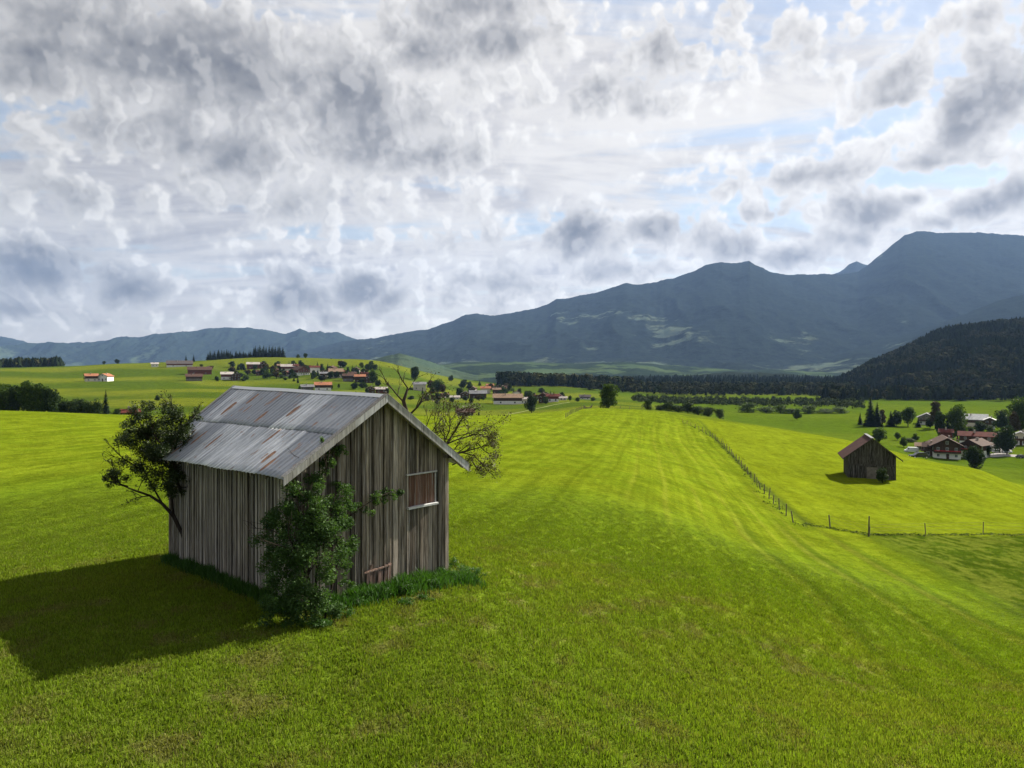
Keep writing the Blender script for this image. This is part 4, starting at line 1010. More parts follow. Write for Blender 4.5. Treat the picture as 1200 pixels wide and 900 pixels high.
def house(name, pos, L, W, H, rot, roof, lower, upper, label, cat, detail=2, group=None, pitch=.42, split=.5, over=.9, chim=1, balcony=True, doors=1, snowwhite=False):
    """ridge runs along local y; the gable faces local -y"""
    e = empty(name, (pos[0], pos[1], pos[2]), rot); tag(e, label, cat, group)
    h1 = H * split; hw = W / 2; rise = hw * pitch; b0 = -2.5
    mb = MB(); mb.box((-hw, 0, b0), (hw, L, h1)); mb.build('wall', M[lower], e)
    mb = MB()
    x = hw + .03; V = []
    for yy in (-.03, L + .03): V += [(-x, yy, h1 + .003), (x, yy, h1 + .003), (x, yy, H), (0, yy, H + rise), (-x, yy, H)]
    mb.add(V, [(0, 1, 2, 3, 4), (9, 8, 7, 6, 5), (0, 5, 6, 1), (1, 6, 7, 2), (4, 9, 5, 0), (2, 7, 8, 3), (3, 8, 9, 4)])
    mb.build('upper_wall', M[upper], e)
    mb = MB(); th = .22
    for sg in (-1, 1):
        xe = sg * (hw + over); ze = H - over * pitch + .04; zr = H + rise + .04
        P = [(0, -over, zr), (xe, -over, ze), (xe, L + over, ze), (0, L + over, zr)]
        T = [(a, b, c + th) for a, b, c in P]
        if sg > 0: mb.box8(P + T)
        else: mb.box8([P[0], P[3], P[2], P[1]] + [T[0], T[3], T[2], T[1]])
    rf = mb.build('roof', M[roof], e)
    if chim:
        mb = MB(); cx = hw * .3; zc = H + rise - .3 * hw * pitch; mb.box((cx - .35, L * .4, zc - .5), (cx + .35, L * .4 + .7, zc + 1.5)); mb.build('chimney', M['chim'], rf)
    def win(x, y, z, w, h, face):
        mb = MB(); fr = MB(); t = .07
        ax = {'f': ((1, 0), (0, -1)), 'b': ((1, 0), (0, 1)), 'l': ((0, 1), (-1, 0)), 'r': ((0, 1), (1, 0))}[face]
        (ux, uy), (nx, ny) = ax
        def slab(m, a0, a1, c0, c1, d0, d1):
            o = np.array([x + ux * a0 + nx * d0, y + uy * a0 + ny * d0, z + c0]); m.obox(o, (ux * (a1 - a0), uy * (a1 - a0), 0), (nx * (d1 - d0), ny * (d1 - d0), 0), (0, 0, c1 - c0))
        slab(fr, -w / 2, w / 2, 0, t, .035, .09); slab(fr, -w / 2, w / 2, h - t, h, .035, .09); slab(fr, -w / 2, -w / 2 + t, t, h - t, .035, .09); slab(fr, w / 2 - t, w / 2, t, h - t, .035, .09); slab(fr, -t / 2, t / 2, t, h - t, .035, .085)
        f = fr.build('window', M['wframe'], e); slab(mb, -w / 2 + t, w / 2 - t, t, h - t, .034, .05); mb.build('pane', M['glass'], f)
    if detail >= 1:
        nf = max(2, int(W / 3.2)); nl = max(2, int(L / 4.0)) if detail > 1 else 2; ws, hs = (1.0, 1.25) if detail > 1 else (1.3, 1.4)
        rows = [h1 * .30] + ([h1 + (H - h1) * .28] if H - h1 > 1.8 else [])
        for z in rows:
            for i in range(nf): win(-hw + W * (i + .5) / nf, 0, z, ws, hs, 'f')
            if detail > 1 or z == rows[0]:
                for i in range(nl): win(-hw, L * (i + .5) / nl, z, ws, hs, 'l'); win(hw, L * (i + .5) / nl, z, ws, hs, 'r')
        if rise > 1.8: win(0, 0, H + .2, ws, min(hs, rise * .5), 'f')
        if doors:
            mb = MB(); mb.box((W * .02 - .5, -.10, 0), (W * .02 + .5, -.034, 2.05)); dd = mb.build('door', M['w_wood'], e)
            mb = MB(); mb.box((W * .02 + .34, -.15, 1.0), (W * .02 + .40, -.101, 1.12)); mb.build('handle', M['wframe'], dd)
    if balcony and H - h1 > 1.8:
        mb = MB(); zb_ = h1 + .02; mb.box((-hw - .02, -1.1, zb_ - .12), (hw + .02, -.035, zb_)); mb.box((-hw - .02, -1.1, zb_ + .001), (hw + .02, -1.04, zb_ + .95))
        bl = mb.build('balcony', M['w_wood'], e)
        if detail > 1: mb = MB(); mb.box((-hw + .2, -1.32, zb_ + .70), (hw - .2, -1.101, zb_ + 1.02)); mb.build('flower_box', M['flower'], bl)
    return e
def H_px(name, px, py, wpx, hpx, depthm, rot, *a, d=None, **k):
    """px,py: foot centre of the gable or long side; wpx: overall width in surveyed bearing"""
    b = hit(px, py) if d is None else PW(px, py, d)
    if d is not None: b[2] = z1(b[0], b[1])
    s = b[1] / F
    return b, wpx * s, hpx * s
def farmhouse(px, py, wpx, hpx, roof, lower, upper, label, cat='house', side=True, d=None, detail=1, name='farmhouse', asp=.7, rot=0.0, group=None, **k):
    """side=True: the long eave side faces us, else the gable"""
    b, w, h = H_px(name, px, py, wpx, hpx, 0, 0, d=d); rot = rot - math.atan2(b[0], b[1])
    if side:   # local y axis (ridge) runs across the view
        L = w * .92; W = w * asp; pit = k.pop('pitch', .5); Hh = max(h - W / 2 * pit, h * .5)
        r = -PI / 2 + rot       # local +y -> world +x
        c = np.array([b[0] - L / 2 * math.cos(rot), b[1] + W / 2 - L / 2 * math.sin(rot)])
        return house(name, (c[0], c[1], b[2]), L, W, Hh, r, roof, lower, upper, label, cat, detail, group, pit, **k)
    W = w * .88; L = w * asp * 1.5; pit = k.pop('pitch', .5); Hh = max(h - W / 2 * pit, h * .5)
    return house(name, (b[0], b[1], b[2]), L, W, Hh, rot, roof, lower, upper, label, cat, detail, group, pit, **k)
fh = farmhouse
# lone farm on the left slope
fh(104, 447, 14, 9, 'r_orange', 'w_cream', 'w_wood', 'lone farm building with orange tiled roof on the left slope, left one of the pair', rot=.1)
fh(120, 447, 13, 9, 'r_orange', 'w_white', 'w_white', 'lone white farmhouse with orange roof on the left slope, right one of the pair', side=False, rot=-.5, split=.9, balcony=False)
fh(207, 430, 30, 7, 'r_dark', 'w_white', 'w_redw', 'long low dark-roofed farmhouse on the skyline left of the hilltop village', asp=.5)
fh(180, 430, 8, 5, 'r_pale', 'w_white', 'w_white', 'tiny white cottage on the skyline left of the long dark-roofed farmhouse', split=.9, balcony=False)
fh(231, 439, 28, 9, 'r_brown', 'w_redw', 'w_redw', 'wide brown farmhouse at the left end of the hilltop village', asp=.5)
fh(225, 446.5, 19, 8, 'r_brown', 'w_greyw', 'w_wood', 'smaller brown barn just in front of the wide brown farmhouse', 'barn', asp=.6)
fh(244, 437, 8, 8, 'r_tan', 'w_white', 'w_white', 'narrow white gabled house at the right end of the wide brown farmhouse', side=False, split=.9, balcony=False)
fh(264, 445, 14, 9, 'r_pale', 'w_white', 'w_redw', 'red-walled house with a pale roof low at the left of the hilltop village', asp=.7)
fh(276, 446, 12, 9, 'r_dark', 'w_wood', 'w_wood', 'dark timber barn touching the pale-roofed red house', 'barn', side=False)
fh(295, 432.5, 15, 8, 'r_pale', 'w_redw', 'w_redw', 'red house with pale striped roof beside the tall hedge', asp=.6)
fh(336, 435, 17, 8, 'r_pale', 'w_cream', 'w_redw', 'broad pale-roofed house above the village meadow', asp=.6)
fh(328, 433, 8, 6, 'r_tan', 'w_wood', 'w_wood', 'small brown shed left of the broad pale-roofed house', 'shed')
fh(356, 440, 18, 10, 'r_brown', 'w_white', 'w_redw', 'brown-roofed white farmhouse in the middle of the hilltop village', side=False, rot=.5)
fh(368, 437, 12, 8, 'r_red', 'w_white', 'w_white', 'red-roofed white house right behind the central farmhouse', asp=.6)
fh(379, 442, 11, 6, 'r_grey', 'w_cream', 'w_wood', 'grey-roofed low house between the central farmhouse and the tan roof', asp=.6)
fh(392, 443, 17, 11, 'r_tan', 'w_cream', 'w_wood', 'tall tan-roofed house at the centre right of the hilltop village', asp=.8)
fh(407, 447, 13, 9, 'r_brown', 'w_greyw', 'w_wood', 'dark timber house right of the tan-roofed one', asp=.7)
fh(421, 448, 13, 9, 'r_orange', 'w_wood', 'w_wood', 'dark house with orange roof near the right end of the hilltop village', asp=.7)
fh(432, 449, 10, 8, 'r_dark', 'w_wood', 'w_wood', 'dark barn at the right end of the hilltop village', 'barn', side=False)
fh(359, 457, 15, 6, 'r_grey', 'w_greyw', 'w_greyw', 'grey flat farm shed below the hilltop village', 'shed', asp=.6)
fh(377, 458, 20, 10, 'r_orange', 'w_white', 'w_wood', 'white house with bright orange roof below the hilltop village', asp=.6)
fh(434, 461, 12, 8, 'r_brown', 'w_wood', 'w_wood', 'dark brown barn just above the ridge of the grey hay barn', 'barn', side=False)
fh(446, 461, 14, 7, 'r_pale', 'w_redw', 'w_wood', 'low barn with pale roof just above the ridge of the grey hay barn', 'barn', asp=.6)
fh(401, 430, 8, 7, 'r_pale', 'w_white', 'w_white', 'small bright white house on the skyline above the hilltop village', side=False, split=.9, balcony=False)
fh(491, 458, 16, 10, 'r_grey', 'w_cream', 'w_cream', 'cream house half hidden behind the bare tree branches', asp=.6, split=.9)
for px, py, w, h, rf_, wl in [(309,431.5,9,7,'r_brown','w_redw'),(321,438,8,6,'r_brown','w_white'),(345,434,9,7,'r_red','w_white'),(387,436,9,7,'r_brown','w_redw'),(399,440,8,7,'r_red','w_white'),(412,443,9,7,'r_brown','w_white'),(427,443,8,7,'r_red','w_redw'),(416,437,8,6,'r_brown','w_white'),(303,440,8,6,'r_brown','w_redw'),(334,441,8,6,'r_red','w_white')]:
    fh(px, py, w, h, rf_, wl, 'w_wood', 'small brown-walled house packed between the larger farmhouses of the hilltop village', group='small houses packed in the hilltop village', asp=.7, rot=rnd.uniform(-.5, .5), side=rnd.random() < .5)
# middle village
fh(560, 467, 21, 9, 'r_grey', 'w_wood', 'w_wood', 'long barn with a pale grey roof in the middle village', 'barn', asp=.6)
fh(545, 467, 11, 8, 'r_dark', 'w_wood', 'w_wood', 'dark barn left of the long pale grey roof in the middle village', 'barn', side=False)
fh(533, 468, 11, 4, 'r_pale', 'w_white', 'w_greyw', 'low pale shed at the left end of the middle village', 'shed', asp=.6, chim=0)
fh(569, 461, 12, 8, 'r_orange', 'w_cream', 'w_cream', 'orange-roofed house behind the long grey barn of the middle village', asp=.7)
fh(582, 462, 10, 7, 'r_tan', 'w_wood', 'w_wood', 'tan-roofed house behind the big farmhouse of the middle village', asp=.7)
fh(595, 474, 36, 12, 'r_tan', 'w_white', 'w_wood', 'big wide farmhouse with tan roof and white ground floor in the middle village', asp=.45)
fh(605, 467, 9, 11, 'r_brown', 'w_white', 'w_white', 'white gabled annexe rising over the big tan-roofed farmhouse', side=False, d=640, split=.9, balcony=False)
fh(614, 473, 9, 7, 'r_pale', 'w_white', 'w_cream', 'small pale house at the right end of the big tan-roofed farmhouse', asp=.7)
fh(636, 472, 11, 11, 'r_brown', 'w_wood', 'w_wood', 'dark timber gabled house right of the round dark tree', side=False)
fh(648, 471, 15, 9, 'r_red', 'w_white', 'w_redw', 'red-roofed white house at the right end of the middle village', asp=.6)
fh(660, 469, 9, 4, 'r_pale', 'w_white', 'w_white', 'low white garage at the right end of the middle village', 'garage', asp=.6, chim=0)
fh(686, 468, 13, 5, 'r_dark', 'w_white', 'w_wood', 'small dark-roofed house just left of the lone crest tree', asp=.6)
fh(545, 494, 20, 10, 'r_brown', 'w_greyw', 'w_wood', 'red-brown farmhouse whose roof peeps over the crest right of the barn', asp=.6, d=300)
fh(149, 492, 20, 9, 'r_red', 'w_redw', 'w_redw', 'reddish farm roof peeping over the crest left of the elder tree', 'farmhouse', asp=.5, d=255)
for px, py, w, h, rf_, wl in [(574,456,9,6,'r_orange','w_white'),(590,458,9,6,'r_brown','w_white'),(621,472,9,7,'r_brown','w_redw'),(628,470,9,7,'r_red','w_white'),(642,467,9,6,'r_brown','w_white'),(654,468,8,6,'r_brown','w_redw'),(553,459,9,6,'r_brown','w_white'),(521,466,9,5,'r_brown','w_wood')]:
    fh(px, py, w, h, rf_, wl, 'w_wood', 'small house squeezed between the larger roofs and trees of the middle village', group='small houses packed in the middle village', asp=.7, rot=rnd.uniform(-.5, .5), side=rnd.random() < .5)
# right hamlet
fh(1110, 538, 31, 24, 'r_brown', 'w_white', 'w_wood', 'big dark timber chalet with flowered balcony facing the meadow, right hamlet', 'chalet', side=False, detail=2, rot=.12, asp=.9, pitch=.55, over=1.6, split=.42)
fh(1137, 537, 22, 21, 'r_brown', 'w_white', 'w_wood', 'second brown-roofed chalet right of the big chalet, partly behind a round tree', 'chalet', side=False, detail=2, rot=-.35, asp=.9, pitch=.5, over=1.4)
fh(1096, 528, 17, 15, 'r_brown', 'w_wood', 'w_wood', 'brown-roofed barn behind the left side of the big chalet', 'barn', asp=.8, d=300)
fh(1150, 524, 38, 17, 'r_red', 'w_white', 'w_wood', 'long farmhouse with wide red roof behind the chalets', side=True, detail=2, asp=.4)
fh(1112, 520, 13, 16, 'r_red', 'w_cream', 'w_redw', 'small red-roofed house behind the big chalet', side=True, asp=.8)
fh(1146, 500, 30, 14, 'r_white', 'w_cream', 'w_wood', 'house with bright white sheet roof near the forest edge', side=True, asp=.6, pitch=.6)
fh(1160, 503, 12, 13, 'r_white', 'w_white', 'w_wood', 'white gabled wing at the right end of the white sheet roof', side=False, asp=.8)
fh(1086, 498, 20, 13, 'r_grey', 'w_white', 'w_greyw', 'pale grey house between trees at the far edge of the right field', side=False, asp=.7)
fh(1196, 522, 18, 15, 'r_grey', 'w_white', 'w_cream', 'white house cut off by the right edge of the view', side=False, asp=.7)
fh(1167, 528, 15, 8, 'r_pale', 'w_white', 'w_greyw', 'low white outbuilding between the red roof and the road', 'outbuilding', asp=.6, chim=0)
fh(1085, 528, 15, 8, 'r_tan', 'w_wood', 'w_wood', 'open dark shed left of the big chalet', 'shed', asp=.7, chim=0, doors=0, balcony=False)

# second barn on the slope
def far_barn():
    b = hit(1050, 563); b2 = hit(994, 560)
    b = np.array([b[0], b[1], z1(b[0], b[1])])
    p0 = np.array([(994 - CXP) / F * (b[1] - 1.0), b[1] - 1.0]); p1 = b[:2]
    s = b[1] / F; rot = -math.radians(19.5); W = 51 * s; p0 = p1 - W * np.array([math.cos(rot), math.sin(rot)])
    e = empty('hay_barn', (*((p0 + p1) / 2), z1(*((p0 + p1) / 2))), rot); tag(e, 'lone dark timber barn with a rusty red roof on the slope at the right', 'barn')
    H = 27 * s; rise = 20 * s; L = W * 1.0; hw = W / 2; rs = random.Random(6)
    def plank(nm, x0, y0, x1, y1, top, low):
        mb = MB(); n = int(math.hypot(x1 - x0, y1 - y0) / .24); n = max(n, 4)
        dx, dy = (x1 - x0) / n, (y1 - y0) / n; nx, ny = dy, -dx; q = math.hypot(nx, ny); nx /= q; ny /= q
        for i in range(n):
            a = (x0 + dx * i, y0 + dy * i); c = (x0 + dx * (i + .985), y0 + dy * (i + .985)); o = rs.uniform(0, .03)
            mb.box8([(a[0] + nx * o, a[1] + ny * o, low), (c[0] + nx * o, c[1] + ny * o, low), (c[0] - nx * .05, c[1] - ny * .05, low), (a[0] - nx * .05, a[1] - ny * .05, low),
                     (a[0] + nx * o, a[1] + ny * o, top(i / n)), (c[0] + nx * o, c[1] + ny * o, top((i + .985) / n)), (c[0] - nx * .05, c[1] - ny * .05, top((i + .985) / n)), (a[0] - nx * .05, a[1] - ny * .05, top(i / n))], rs.random())
        return mb.build(nm, M['board_dark'], e)
    gt = lambda f: H + rise * (1 - abs(2 * f - 1)) - .05
    plank('upper_gable', -hw, -.06, hw, -.06, gt, H * .58 + .003); plank('gable_wall', -hw, 0, hw, 0, lambda f: H * .58, -1.5)
    mb = MB(); mb.box((-hw, -.16, H * .56), (hw, -.13, H * .62)); mb.build('beam', M['board_dark'], e)
    plank('gable_wall', hw, L, -hw, L, gt, -1.5); plank('side_wall', -hw, L, -hw, 0, lambda f: H, -1.5); plank('side_wall', hw, 0, hw, L, lambda f: H, -1.5)
    mb = MB(); mb.box((-hw * .22, -.20, -.3), (hw * .22, -.165, H * .50)); dr = mb.build('door', M['w_greyw'], e)
    mb = MB(); mb.box((hw * .15, -.23, 1.2), (hw * .18, -.201, 1.45)); mb.build('handle', M['chim'], dr)
    mb = MB(); ov = .9; pitch = rise / hw
    for sg in (-1, 1):
        xe = sg * (hw + ov); ze = H - ov * pitch + .05; zr = H + rise + .05
        P = [(0, -.7, zr), (xe, -.7, ze), (xe, L + .7, ze), (0, L + .7, zr)]; T = [(a, b_, c + .12) for a, b_, c in P]
        mb.box8(P + T if sg > 0 else [P[0], P[3], P[2], P[1], T[0], T[3], T[2], T[1]])
    rf = mb.build('roof', M['rust_roof'], e)
    mb = MB(); mb.box((-.25, -.75, H + rise + .14), (.25, L + .75, H + rise + .22)); mb.build('ridge_cap', M['r_grey'], rf)
    for sg in (-1, 1):
        mb = MB(); P0 = np.array([0, -.74, H + rise - .05]); P1 = np.array([sg * (hw + ov), -.74, H - ov * pitch - .05]); mb.obox(P0, P1 - P0, (0, .035, 0), (0, 0, .2)) if sg > 0 else mb.obox(P1, P0 - P1, (0, .035, 0), (0, 0, .2))
        mb.build('barge_board', M['board_dark'], e)
M['board_dark'] = wood_mat('dark_board', (.060, .052, .044), (.032, .027, .023), .35)
M['rust_roof'] = plain('rusty_red_roof', (.048, .017, .013), .7, .5, 1.2)
far_barn()
b = hit(1034, 566)
e = put_tree('bush', (b[0], b[1] - .0, b[2] - .1), 2.3, 3.0, 'dark bush growing against the gable of the lone red-roofed barn')

# parked cars by the hamlet
def car(px, py, paint, label, rot, van=False, d=None):
    b = hit(px, py); e = empty('parked_car', tuple(b), rot); tag(e, label, 'car' if not van else 'van', 'cars parked by the right hamlet')
    L, Wd, h1, h2 = (4.3, 1.75, .85, 1.42) if not van else (5.4, 1.95, 1.15, 2.2)
    w = Wd / 2; pr = [(-L / 2, .35), (-L / 2, h1 * .9), (-L / 2 + .15, h1), (L / 2 - .2, h1 * .92), (L / 2, h1 * .72), (L / 2, .35)]
    def extr(prof, w0, w1=None):
        m = MB(); n = len(prof); V = [(x, -w0, z) for x, z in prof] + [(x, w0, z) for x, z in prof]
        m.add(V, [tuple(range(n)), tuple(range(2 * n - 1, n - 1, -1))] + [(i, i + n, (i + 1) % n + n, (i + 1) % n) for i in range(n)]); return m
    extr(pr, w).build('body', M[paint], e)
    if van: cp_ = [(-L / 2 + .05, h1), (-L / 2 + .1, h2 - .1), (-L / 2 + .4, h2), (L / 2 - 1.5, h2), (L / 2 - .75, h1)]
    else: cp_ = [(-L / 2 + .3, h1), (-L / 2 + .75, h2 - .05), (-.1, h2), (.55, h2 - .06), (1.15, h1 - .02)]
    cb = extr(cp_, w - .12).build('cabin', M[paint if van else 'glass'], e)
    mb = MB(); (mb.box((-.9, -w + .25, h2 - .04), (.45, w - .25, h2 + .03)) if not van else mb.box((L / 2 - 1.6, -w + .09, h1 + .25), (L / 2 - 1.15, w - .09, h2 - .3))); mb.build('roof_panel' if not van else 'side_window', M[paint] if not van else M['glass'], cb)
    for x in (-L / 2 + .8, L / 2 - .85):
        for s in (-1, 1):
            mb = MB(); mb.tube([(x, s * (w - .1), .32), (x, s * (w + .06), .32)], .32, 12); wl = mb.build('wheel', M['tyre'], e)
            mb = MB(); mb.tube([(x, s * (w + .061), .32), (x, s * (w + .075), .32)], .18, 10); mb.build('rim', M['wframe'], wl)
    for s in (-.55, .55): mb = MB(); mb.box((L / 2 + .002, s - .15, h1 * .55), (L / 2 + .03, s + .15, h1 * .68)); mb.build('headlight', M['wframe'], e)
M['tyre'] = plain('tyre', (.015, .015, .015), .8, .1, 3); M['p_white'] = plain('white_paint', (.75, .76, .78), .3, .03, 1, spec=.5); M['p_dark'] = plain('dark_blue_paint', (.02, .025, .04), .25, .03, 1, spec=.5); M['p_silver'] = plain('silver_paint', (.45, .46, .48), .3, .03, 1, .5)
car(1068, 530, 'p_white', 'white van parked at the left edge of the right hamlet', 2.9, True)
car(1077, 537, 'p_dark', 'dark car standing on the grass in front of the open shed', 3.0)
car(1092, 532, 'p_white', 'white car parked between the open shed and the big chalet', 3.1)
car(1197, 537, 'p_dark', 'dark car on the pale road at the right edge', .2)
car(1168, 531, 'p_silver', 'silver car parked below the low white outbuilding', .1)
car(1180, 531, 'p_white', 'white car parked on the pale road beside the silver one', .15)
# ------------------------------------------------------------------ trees, hedges, fences, road
T = tree_px
T('full', 713, 450, 476.5, d=300, wpx=28, label='lone round broadleaf tree on the crest of the meadow', var=0)
T('bush', 759, 469, 483, wpx=16, d=300, label='round dark bush right of the lone crest tree')
for i, (px, yt, w) in enumerate([(774,474,18),(784,470,21),(795,475,24),(806,472,20),(818,476,24),(830,477,20),(843,479,16)]):
    T('bush', px, yt, 487, d=330, wpx=w, label='dark bush in the loose hedge behind the crest, right of the round bush', group='bushes of the hedge behind the crest')
for i, (px, yt, yb, w) in enumerate([(876,472,488,30),(898,477,488,34),(915,475,488,24),(928,479,488,30),(948,475,488,28),(968,479,488,30),(985,477,488,26)]):
    T('greenbush', px, yt, yb, d=560, wpx=w, label='grey-green bush along the far edge of the right valley field', group='bushes along the valley field')
T('round', 934, 479, 492.5, wpx=10, label='small lone tree in the middle of the right valley field')
T('conifer', 1020, 465, 500, wpx=20, label='tall dark spruce at the left end of the right hamlet'); T('conifer', 1028, 472, 500, wpx=17, label='shorter dark spruce just right of the tall spruce')
T('rusty', 1034, 480, 500, wpx=10, label='brownish small tree right of the two spruces'); T('dark', 1051, 481, 500, wpx=12, label='dark tree left of the round green tree in the right hamlet')
T('conifer', 1044, 482, 500, wpx=14, label='small dark spruce between the brownish tree and the round green tree')
T('round', 1064, 478, 500, wpx=19, label='round light green tree at the far edge of the right field')
T('rusty', 1096, 470, 503, wpx=16, label='tall reddish-brown tree behind the right hamlet')
T('dark', 1102, 483, 516, wpx=15, label='dark narrow tree left of the tall green tree in the right hamlet')
T('round', 1122, 476, 517, wpx=28, label='largest green tree in the middle of the right hamlet', var=1)
T('conifer', 1111, 486, 515, wpx=15, label='spruce tucked behind the largest green tree')
T('dark', 1147, 494, 510, wpx=18, label='dark tree in front of the white sheet roof'); T('bush', 1160, 500, 512, wpx=14, label='dark shrub under the white gabled wing')
T('dark', 1174, 480, 506, wpx=18, label='dark tree right of the white sheet roof'); T('conifer', 1184, 484, 508, wpx=10, label='spruce right of the white sheet roof')
T('dark', 1180, 499, 533, wpx=26, label='round dark tree over the parking place, right hamlet', var=2)
T('fulldark', 1142, 520, 549, wpx=25, label='round dark tree in front of the second chalet', var=3)
T('round', 1196, 469, 510, wpx=30, label='large green tree cut off by the right edge'); T('rusty', 1188, 482, 512, wpx=14, label='reddish tree beside the large tree at the right edge')
T('round', 1030, 502, 519, wpx=17, label='round tree directly behind the red-roofed barn', var=2)
for (px, yt, yb, l) in [(1052,507,516,'left'),(1073,508,517,'right')]: T('round', px, yt, yb, wpx=8, label='small fruit tree in the garden beyond the lone barn, %s one' % l)
T('round', 1059, 512, 524, wpx=9, label='young tree left of the white van'); T('bush', 1065, 513, 518, wpx=16, label='low dark hedge bush in the garden beyond the lone barn')
for (px, yt, yb, w, k) in [(1090,489,502,10,'dark'),(1076,490,501,9,'conifer'),(1138,500,514,12,'dark'),(1130,496,514,10,'conifer'),(1120,526,538,8,'bush'),(1152,532,542,10,'bush'),(1156,520,536,10,'dark'),(1168,506,518,10,'dark'),(1083,517,527,8,'dark'),(1008,484,498,8,'conifer')]:
    T(k, px, yt, yb, wpx=w, label='dark small %s among the houses of the right hamlet' % ('shrub' if k == 'bush' else 'spruce' if k == 'conifer' else 'leafy tree'), group='small %s of the right hamlet' % ('shrubs' if k == 'bush' else 'spruces' if k == 'conifer' else 'leafy trees'))
# clump beyond the left crest
for i, (px, yt, w, k) in enumerate([(5,450,30,'full'),(20,453,26,'fulldark'),(33,447,30,'full'),(48,449,30,'full'),(59,455,22,'dark'),(-12,452,30,'round')]):
    T(k, px, yt, 487, d=238, wpx=w, var=i % 4, label=['leftmost whole round tree of the clump beyond the left crest','second round tree of the clump beyond the left crest','third tree of the clump beyond the left crest, rather light','tallest rounded tree of the clump beyond the left crest','rightmost tree of the clump beyond the left crest','tree of the clump beyond the left crest cut by the left edge'][i])
for i, (px, yt, w) in enumerate([(70,466,24),(81,470,22),(92,467,25),(103,471,22),(113,468,20),(137,479,14)]):
    T('bush', px, yt, 489, d=246, wpx=w, label='dark hedge bush between the tree clump and the lone spruce on the left', group='hedge bushes on the left crest')
T('conifer', 124, 457, 489, d=250, wpx=14, label='lone dark spruce beyond the left crest')
T('dark', 184, 463, 470, wpx=6, label='tiny tree on the slope above the elder tree')
# spruces on the hilltop
for i, px in enumerate(np.linspace(244, 331, 34)):
    hh = 5.5 + 3.0 * math.sin(i * 1.7) ** 2 + (6.5 if px > 296 else 2.5 if 252 < px < 270 else 0)
    T('conifer', px + rnd.uniform(-1, 1), 419.5 - hh, 420, d=1210 + rnd.uniform(0, 50), wpx=rnd.uniform(7, 9.5), label='dark spruce in the row on the hilltop above the village', group='spruces in the hilltop row')
for px, yt in ((218, 416), (227, 415)): T('conifer', px, yt, 424, d=1130, wpx=4, label='one of the two lone spruces behind the long dark-roofed farmhouse', group='two spruces on the left skyline')
for px, yt, w in ((349,415,5),(358,414,6),(388,420,3),(137,421,6),(122,423,4)): T('dark', px, yt, 426, d=1150, wpx=w, label='small dark tree alone on the far skyline of the green slope', group='single trees on the far skyline')
# village greenery
rv = random.Random(77)
VT = [(283,434,426,7,'dark'),(279,434,425,5,'conifer'),(286,434,425,5,'conifer'),(312,436,426,10,'rusty'),(320,438,428,10,'rusty'),(313,444,433,12,'round'),(307,440,432,8,'dark'),(324,444,434,9,'rusty'),(298,440,433,7,'round'),(345,432,424,6,'dark'),(352,431,422,8,'dark'),(372,434,424,7,'conifer'),(377,435,426,7,'dark'),(384,434,426,5,'conifer'),
      (413,438,428,6,'conifer'),(418,439,431,6,'dark'),(426,441,432,6,'dark'),(437,451,434,11,'round'),(430,443,435,7,'dark'),(408,438,430,5,'dark'),(399,439,432,5,'dark'),(440,434,427,9,'bush'),(424,431,425,8,'bush'),(351,459,452,5,'dark'),(388,457,450,5,'dark'),(397,455,450,5,'bush'),(415,456,450,6,'dark'),(430,462,455,5,'dark'),(454,462,455,5,'dark'),(417,463,459,4,'bush'),
      (254,447,441,6,'dark'),(285,447,443,9,'bush'),(248,433,428,6,'rusty'),(236,430,427,6,'bush'),(290,445,441,5,'bush'),(340,444,438,6,'dark'),(366,445,440,5,'bush'),
      (486,446,430,14,'dark'),(505,457,444,10,'rusty'),(513,461,445,16,'round'),(519,462,449,10,'rusty'),(529,447,440,7,'dark'),(543,455,445,12,'dark'),(551,457,447,9,'dark'),(562,452,446,6,'conifer'),(575,457,449,9,'rusty'),(590,462,453,6,'round'),(538,466,455,11,'dark'),(585,458,450,8,'dark'),
      (602,466,451,4,'conifer'),(609,465,455,7,'dark'),(617,467,458,9,'dark'),(626,468,460,6,'dark'),(645,464,457,3,'conifer'),(649,464,458,3,'conifer'),(623,484,460,16,'dark'),(561,493,482,6,'conifer'),(668,470,464,6,'bush'),(677,471,466,8,'bush'),(695,470,465,8,'bush'),(530,472,466,9,'bush'),(500,470,462,9,'bush'),(512,474,468,8,'bush')]
EX = []
for (x0, x1, y0, y1, n) in [(270, 345, 430, 446, 28), (340, 440, 430, 449, 40), (405, 445, 440, 460, 7), (480, 530, 455, 470, 9), (535, 660, 460, 474, 26), (560, 600, 452, 460, 7)]:
    for _ in range(n):
        k = rv.choice(['dark', 'dark', 'dark', 'bush', 'conifer', 'rusty']); yb = rv.uniform(y0, y1); hh = rv.uniform(5, 9) * (.6 if k == 'bush' else 1); EX.append((rv.uniform(x0, x1), yb, yb - hh, rv.uniform(6, 10) if k != 'conifer' else 4, k))
for (px, yb, yt, w, k) in VT + EX:
    if px == 623: T('fulldark', px, yt, yb, wpx=w, label='big round dark tree standing on the meadow below the middle village', var=1); continue
    if px == 561: T(k, px, yt, yb, d=300, wpx=w, label='little spruce beside the roof peeping over the crest'); continue
    if px == 437: T(k, px, yt, yb, wpx=w, label='broad tree closing the right end of the hilltop village'); continue
    if px == 513: T(k, px, yt, yb, wpx=w, label='broad brown-green tree at the left end of the middle village'); continue
    where = 'hilltop village' if px < 470 else 'middle village'
    what = {'dark': 'dark leafy tree', 'round': 'green leafy tree', 'rusty': 'brownish leafy tree', 'conifer': 'slim dark spruce', 'bush': 'low dark bush'}[k]
    T(k, px, yt, yb, wpx=w, label='%s between the houses of the %s' % (what, where), group='%ss of the %s' % (what, where))

